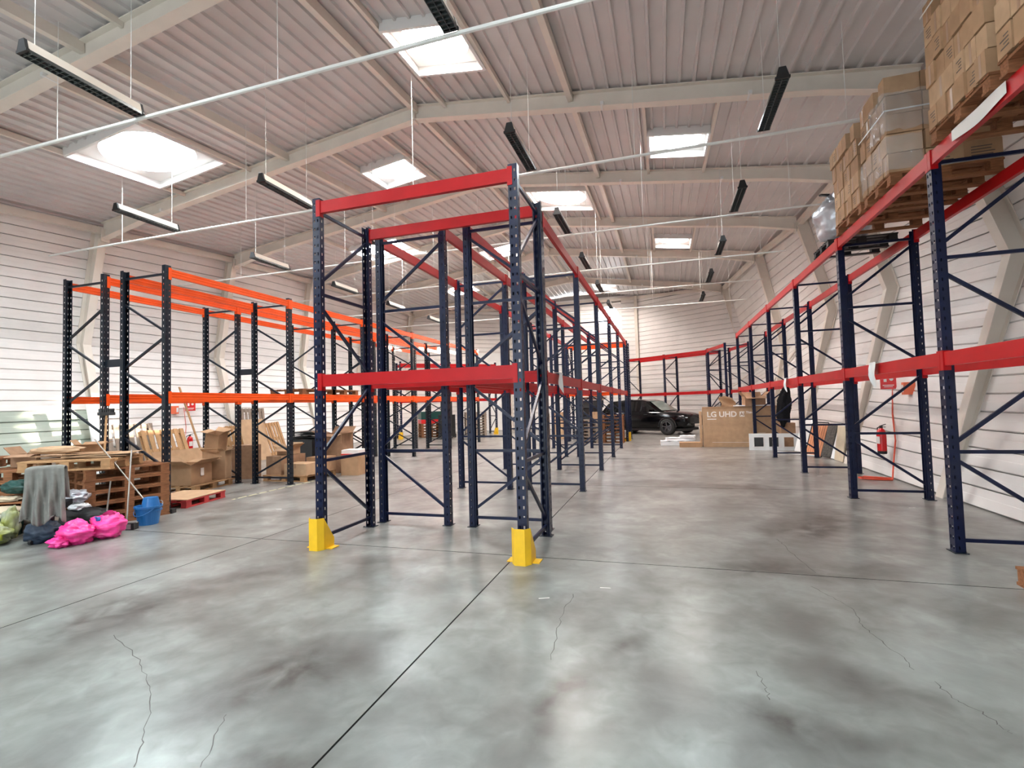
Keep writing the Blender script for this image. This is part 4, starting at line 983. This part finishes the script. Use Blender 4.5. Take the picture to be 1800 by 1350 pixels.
# greenhouse
GS = [(-2.30, .80, 1.08, .60, 1.10), (-2.02, .84, 1.08, .64, 1.50), (-1.75, .86, 1.08, .66, 1.62), (-.9, .88, 1.07, .68, 1.68), (.0, .88, 1.07, .68, 1.67), (.30, .87, 1.06, .66, 1.60), (1.12, .82, 1.06, .62, 1.08)]
b = MB(); R = []
for x, wb_, zb, wt, zt in GS: R.append([Vector((x, -wb_, zb-.05)), Vector((x, -wb_, zb)), Vector((x, -wt, zt-.03)), Vector((x, -wt*.8, zt)), Vector((x, wt*.8, zt)), Vector((x, wt, zt-.03)), Vector((x, wb_, zb)), Vector((x, wb_, zb-.05))])
n = 8; b.add([v for r in R for v in r], [(i*n+k, i*n+(k+1) % n, (i+1)*n+(k+1) % n, (i+1)*n+k) for i in range(len(R)-1) for k in range(n)]+[tuple(range(n)), tuple((len(R)-1)*n+k for k in range(n))])
b.build('roof_and_pillars', M_car, car, smooth=False)
def gpt(x, f, side):
    for a, c in zip(GS, GS[1:]):
        if a[0] <= x <= c[0]:
            t = (x-a[0])/(c[0]-a[0]); wb_, zb, wt, zt = [a[k]*(1-t)+c[k]*t for k in (1, 2, 3, 4)]
            return Vector((x, side*(wb_*(1-f)+wt*f+.006), zb*(1-f)+(zt-.03)*f))
for side in (-1, 1):
    for x0, x1, x0t, x1t in ((-1.9, -1.35, -1.75, -1.35), (-1.27, -.38, -1.27, -.38), (-.30, .95, -.30, .28)):
        q = [gpt(x0, .08, side), gpt(x1, .08, side), gpt(x1t, .90, side), gpt(x0t, .90, side)]
        b = MB(); b.add(q+[p-Vector((0, side*.01, 0)) for p in q], [(0, 1, 2, 3), (7, 6, 5, 4), (0, 4, 5, 1), (1, 5, 6, 2), (2, 6, 7, 3), (3, 7, 4, 0)]); b.build('side_window', M_glass, car)
b = MB(); b.add([(1.06, -.72, 1.125), (1.06, .72, 1.125), (.36, .56, 1.575), (.36, -.56, 1.575), (1.07, -.72, 1.12), (1.07, .72, 1.12), (.37, .56, 1.57), (.37, -.56, 1.57)], [(0, 1, 2, 3), (7, 6, 5, 4)])
b.v = [(x+.012, y, z+.012) for x, y, z in b.v]; b.build('windscreen', M_wind, car)
for x in (1.45, -1.45):
    for side in (-1, 1):
        b = MB(); b.lathe([(.24, -.12), (.34, -.125), (.375, -.09), (.375, .09), (.34, .125), (.24, .12)], 28, axis='Y'); wh = b.build('wheel', M_tyre, car, smooth=True, loc=(x, side*.86, .375))
        b = MB(); b.lathe([(.0, .04), (.06, .05), (.24, .02), (.245, .12), (.225, .125)], 28, axis='Y')
        for k in range(5):
            a_ = 2*PI*k/5+.2; b.bar((.03*math.cos(a_), .10, .03*math.sin(a_)), (.235*math.cos(a_), .115, .235*math.sin(a_)), .05, .02, (0, 1, 0))
        rm = b.build('rim', M_rim, wh); rm.rotation_euler = (0, 0, PI if side < 0 else 0)
        b = MB(); NN = 18
        vs = []
        for k in range(NN+1):
            a_ = PI*k/NN; vs += [(.42*math.cos(a_), 0, .42*math.sin(a_)), (.47*math.cos(a_), 0, .47*math.sin(a_))]
        b.add([(x_, y_+s_, z_) for s_ in (0, .03) for x_, y_, z_ in vs], [(2*k, 2*k+1, 2*k+3, 2*k+2) for k in range(NN)]+[(2*k+1, 2*NN+2+2*k+1, 2*NN+2+2*k+3, 2*k+3) for k in range(NN)])
        b.build('wheel_arch', M_black, car, loc=(x, side*.945, .36))
b = MB(); b.box((2.40, 0, .62), (.06, .50, .26)); 
for k in range(9): b.box((2.43, -.22+k*.055, .62), (.02, .012, .24))
b.build('grille', M_dark, car)
for side in (-1, 1):
    b = MB(); b.box((2.28, side*.60, .80), (.16, .36, .035)); b.build('headlamp', M_hl, car)
    b = MB(); b.box((2.36, side*.60, .50), (.10, .26, .10)); b.build('lower_intake', M_dark, car)
    b = MB(); b.box((.72, side*1.0, 1.12), (.16, .20, .12)); b.build('wing_mirror', M_car, car)
    b = MB(); b.box((.35, side*.955, .95), (.18, .015, .022)); b.box((-.55, side*.955, .95), (.18, .015, .022)); b.build('door_handle', M_dark, car)
bx((2.45, 0, .45), (.015, .50, .11)).build('number_plate', M_print, car)
bx((0, 0, .24), (4.2, 1.6, .12)).build('underbody', M_black, car)

# ------------------------------------------------------------------ TV box group
tv = thing('television_box', 'huge flat brown television box with white lettering standing before the right racks', 'box', (1.17, 17.75, 0), -.01)
bx((1.25, .12, .64), (2.46, .24, 1.28)).build('carton_body', M_card2, tv)
bx((1.25, .12, 1.30), (2.44, .25, .07)).build('lid_rim', M_card, tv)
bx((-.035, .14, .60), (.07, .30, 1.18)).build('side_flap', M_card2, tv)
for z_ in (.30, .95): bx((-.073, .05, z_), (.004, .06, .03)).build('hand_hole', M_black, tv)
def text(body, size, loc, parent, m_, name='lettering', rot=(PI/2, 0, 0), ext=.002):
    cu = bpy.data.curves.new('t', 'FONT'); cu.body = body; cu.size = size; cu.extrude = ext; cu.offset = size*.025
    to = bpy.data.objects.new('t', cu); C.objects.link(to); bpy.context.view_layer.update()
    me = bpy.data.meshes.new_from_object(to.evaluated_get(bpy.context.evaluated_depsgraph_get())); bpy.data.objects.remove(to)
    me.materials.clear(); me.materials.append(m_)
    return obj(name, me, parent, loc, rot)
text('LG UHD', .25, (.16, -.004, 1.0), tv, M_print)
bx((1.24, -.004, 1.08), (.15, .004, .17)).build('logo_square', M_print, tv); text('AI', .15, (1.18, -.008, 1.03), tv, M_card3)
text('ThinQ', .10, (1.36, -.004, 1.10), tv, M_print); bx((.31, -.003, .925), (.28, .003, .03)).build('small_print', M_print, tv)
b = MB(); b.box((.9, -.002, .155), (1.2, .003, .008)); 
for k in range(4): b.box((1.80, -.002, .46-k*.07), (.22, .003, .008))
b.build('printed_lines', M_print, tv)
bx((.5, -.002, .72), (.5, .003, .006)).build('printed_line', M_card, tv)
b = MB(); b.grid(lambda u, v: Vector((1.78+u*.42+.05*math.sin(v*5), 17.86+.12*math.sin(u*3+v*2), 1.33+v*.36-.14*abs(u-.4)*v)), 10, 8); o = b.build('cardboard_scrap', M_card2, label='crumpled cardboard scrap standing on the left end of the television box', cat='cardboard')
o.modifiers.new('t', 'SOLIDIFY').thickness = .01
carton('open brown carton with wide flaps on top of the television box', (2.8, 17.9, 1.34), (.62, .42, .32), .1, M_card3, open_=True)
bx((0, 0, 0), (1.15, .35, .03)).build('foam_sheet', M_foam, loc=(2.75, 17.86, 1.352), label='thin white foam sheet lying along the top of the television box', cat='foam sheet')
carton('brown flat carton on the floor left of the television box', (.78, 17.85, 0), (.7, .4, .16), 0, M_card, tape=False)
fo = thing('foam_packing', 'white foam blocks and wrap lying left of the television box', 'foam', (.38, 18.55, 0), .05)
for (x_, y_, w2_, l2_, z_, h2_, r_) in ((0, 0, 1.15, .55, 0, .16, 0), (.1, .05, .95, .45, .16, .10, .12), (.35, .0, .5, .4, .26, .07, -.2)):
    q_ = MB(); q_.grid(lambda u, v: Vector(((u-.5)*w2_, (v-.5)*l2_, h2_+.02*math.sin(u*17+v*9)*math.sin(v*13))), 14, 8); q_.box((0, 0, h2_/2-.005), (w2_, l2_, h2_-.02)); q_.build('foam_block', M_foam, fo, loc=(x_, y_, z_), rot=r_)
o2 = blob('black_bag', 'black fabric bag leaning on the rack right of the television box', 'bag', (3.5, 17.0, .7), (.20, .18, .58), M_fab_blk, 33, .2, flat=False); o2.location.z = 1.32; o2.rotation_euler = (0, .12, 0)
carton('brown carton supporting the black bag behind the white panel', (3.6, 17.2, 0), (.40, .3, .8), 0, M_card3)
# white three hole panel
b = MB(); t_ = .10; Lx, Hz = 1.34, .50
xsn = [0, .12, .40, .53, .81, .94, 1.22, Lx]; zsn = [0, .10, .40, Hz]
for i in range(7):
    for j in range(3):
        if j == 1 and i in (1, 3, 5): continue
        b.box(((xsn[i]+xsn[i+1])/2, 0, (zsn[j]+zsn[j+1])/2), (xsn[i+1]-xsn[i], t_, zsn[j+1]-zsn[j]))
fpn = b.build('plastic_barrier', M_white, loc=(2.44, 16.72, 0), rot=-.03, label='white plastic panel with three square openings standing on its edge', cat='plastic panel')
for k in (1, 3, 5):
    b = MB(); cx_ = (xsn[k]+xsn[k+1])/2; w2 = (xsn[k+1]-xsn[k])/2
    for p, q in (((-w2, .10), (w2, .10)), ((w2, .10), (w2, .40)), ((w2, .40), (-w2, .40)), ((-w2, .40), (-w2, .10))): b.bar((cx_+p[0], -.055, p[1]), (cx_+q[0], -.055, q[1]), .015, .02)
    b.build('opening_rim', M_trim, fpn)
carton('dark carton lying behind the white three-hole panel', (3.0, 17.15, 0), (.75, .3, .42), 0, M_dark, tape=False)
# slatted orange panel leaning on right wall
def rot_lean(base, wdir, tiltdeg):
    w_ = Vector(wdir).normalized(); n_ = Vector((w_.y, -w_.x, 0)); n_ = n_ if n_.x < 0 else -n_   # towards aisle
    a_ = math.radians(tiltdeg); upd = (Vector((0, 0, 1))*math.cos(a_)-n_*math.sin(a_)).normalized(); nn = w_.cross(upd)
    return Matrix((w_, upd, nn)).transposed().to_euler()
e = rot_lean(None, (.38, -.92, 0), 18)
e2 = rot_lean(None, (.03, -1, 0), 8)
sp_ = thing('slatted_frame', 'orange slatted panel with black edges leaning on the right wall', 'slatted panel', (3.62, 15.34, .02), rot=e)
for k in range(7): bx((.06+k*.083, .42, .0), (.068, .84, .02)).build('slat', M_slat, sp_)
b = MB(); b.tube([(0, 0, .0), (0, .86, 0), (.05, .91, 0), (.58, .91, 0), (.62, .86, 0), (.62, 0, 0), (.58, -.03, 0), (.05, -.03, 0), (0, 0, 0)], .018, 6); b.build('edge_tube', M_black, sp_)
for k in range(8): bx((.02+k*.083, .42, -.004), (.012, .86, .02)).build('gap_strip', M_dark, sp_)
obj('brush_mat', bx((.16, .44, 0), (.32, .88, .05)).mesh('brush_mat', M_brush), None, (3.86, 14.74, .03), e, 'grey bristly mat leaning beside the orange slatted panel', 'mat')
obj('white_board', bx((.10, .44, 0), (.20, .90, .03)).mesh('white_board', M_white), None, (3.98, 14.40, .02), e, 'narrow white board leaning right of the grey bristly mat', 'board')
obj('beige_board', bx((.26, .42, 0), (.55, .86, .02)).mesh('beige_board', M_beige), None, (3.98, 14.12, .02), e2, 'beige cardboard panel leaning right of the narrow white board', 'board')
obj('white_board', bx((.3, .5, 0), (.5, 1.0, .02)).mesh('white_board', M_white), None, (3.55, 16.3, .02), e, 'tall white board leaning left of the orange slatted panel', 'board')
b = MB(); b.bar((3.05, 15.9, .02), (3.75, 14.85, .03), .06, .03); b.build('white_lath', M_white, label='white lath lying on the floor in front of the orange slatted panel', cat='lath')

# ------------------------------------------------------------------ fire points
def extinguisher(label, loc, rz):
    t = thing('fire_extinguisher', label, 'fire extinguisher', loc, rz, 'wall fire extinguishers')
    b = MB(); b.lathe([(0, 0), (.07, 0), (.078, .015), (.078, .06)], 20); b.build('base_ring', M_black, t, smooth=True)
    b = MB(); b.lathe([(.078, .055), (.078, .40), (.065, .46), (.03, .49), (.025, .50), (0, .50)], 20); b.build('cylinder', M_ered, t, smooth=True)
    b = MB(); b.box((0, 0, .52), (.04, .04, .05)); b.bar((-.02, 0, .54), (.11, 0, .58), .02, .012); b.bar((-.02, 0, .53), (.10, 0, .525), .02, .01); b.build('valve', M_black, t)
    b = MB(); b.tube([(-.02, 0, .53), (-.09, 0, .50), (-.11, 0, .38), (-.10, 0, .18), (-.085, 0, .10)], .012, 8); b.build('hose', M_black, t)
    bx((.0, -.0785, .27), (.09, .004, .14)).build('instruction_label', M_print, t)
    return t
extinguisher('red fire extinguisher on the left wall beside the leaning plank', (-13.88, 11.53, .41), 1.2)
extinguisher('red fire extinguisher hanging on the right wall behind the rack', (4.02, 11.37, .44), -1.2)
def sign(label, loc, rot, w_=.27, h=.33):
    t = thing('fire_extinguisher_sign', label, 'sign', loc, rot=rot)
    bx((0, 0, 0), (w_, .006, h)).build('plate', M_sred, t)
    bx((-.05, -.005, .045), (.05, .004, .12)).build('pictogram_cylinder', M_print, t)
    b = MB(); b.lathe([(0, -.002), (.035, -.002), (.035, .002)], 10, axis='Y'); b.build('pictogram_flame', M_print, t, loc=(.055, -.006, .04))
    bx((0, -.004, -.085), (.19, .003, .016)).build('small_print', M_print, t); bx((0, -.004, -.118), (.15, .003, .012)).build('small_print', M_print, t)
    return t
sign('red extinguisher sign on the left wall above the extinguisher', (-14.28, 11.88, 1.85), (0, 0, .88))
sign('red extinguisher sign on the right wall above the extinguisher', (4.47, 12.15, 1.87), (0, 0, -.36))
for lab, x, y, z, sg in (('orange-red alarm box on the left wall near the extinguisher sign', -14.42, 11.42, 1.72, 1), ('orange-red alarm box on the right wall near the extinguisher sign', 4.60, 11.41, 1.70, -1)):
    t = thing('alarm_box', lab, 'alarm box', (x, y, z)); b = MB(); b.prism([(0, -.10, -.12), (sg*.17, -.05, -.12), (sg*.17, .05, -.12), (0, .10, -.12)], (0, 0, 0), (0, 0, .24)); b.build('case', M_ored, t); bx((sg*.172, 0, .0), (.006, .06, .14)).build('front_button', M_white, t)
b = MB(); b.tube([(-14.40, 11.75, 1.8), (-14.24, 11.7, 1.2), (-14.14, 11.6, .95)], .008, 6); b.build('riser_pipe', M_hose, label='thin dark red pipe running down to the left extinguisher', cat='pipe')
b = MB(); pts = [(4.60, 12.3, 1.75), (4.42, 11.9, 1.2), (4.22, 11.3, .7), (4.15, 11.2, .45), (4.02, 10.95, .15), (3.96, 10.82, .02)]
b.tube(pts, .014, 8)
b.tube([(3.96, 10.82, .02), (3.7, 10.84, .02), (3.52, 10.95, .02), (3.50, 11.05, .02), (3.62, 11.12, .02), (3.9, 11.0, .02), (3.98, 10.86, .035), (3.7, 10.88, .05), (3.55, 10.98, .05)], .018, 8)
b.build('red_cable', M_hose, label='red cable hanging down the right wall and coiled on the floor', cat='cable')
# pallet corner at right photo edge
pallet('brown pallet cut by the right photo edge near the camera', (3.30, 4.75, 0), -.05, 1.2, .8, .15, M_wood)
# grey cables between left-wall column and floor (white sheet leaning by left column)
leanboard('white_board', 'long white board leaning on the left wall by the first column', 'board', 8.75, 8.98, -13.55, 1.9, .03, M_white, -14.0)
for o in list(bpy.data.objects):
    if o.type == 'MESH' and o.parent is None and 'kind' not in o and 'label' not in o: print('UNLABELLED', o.name)
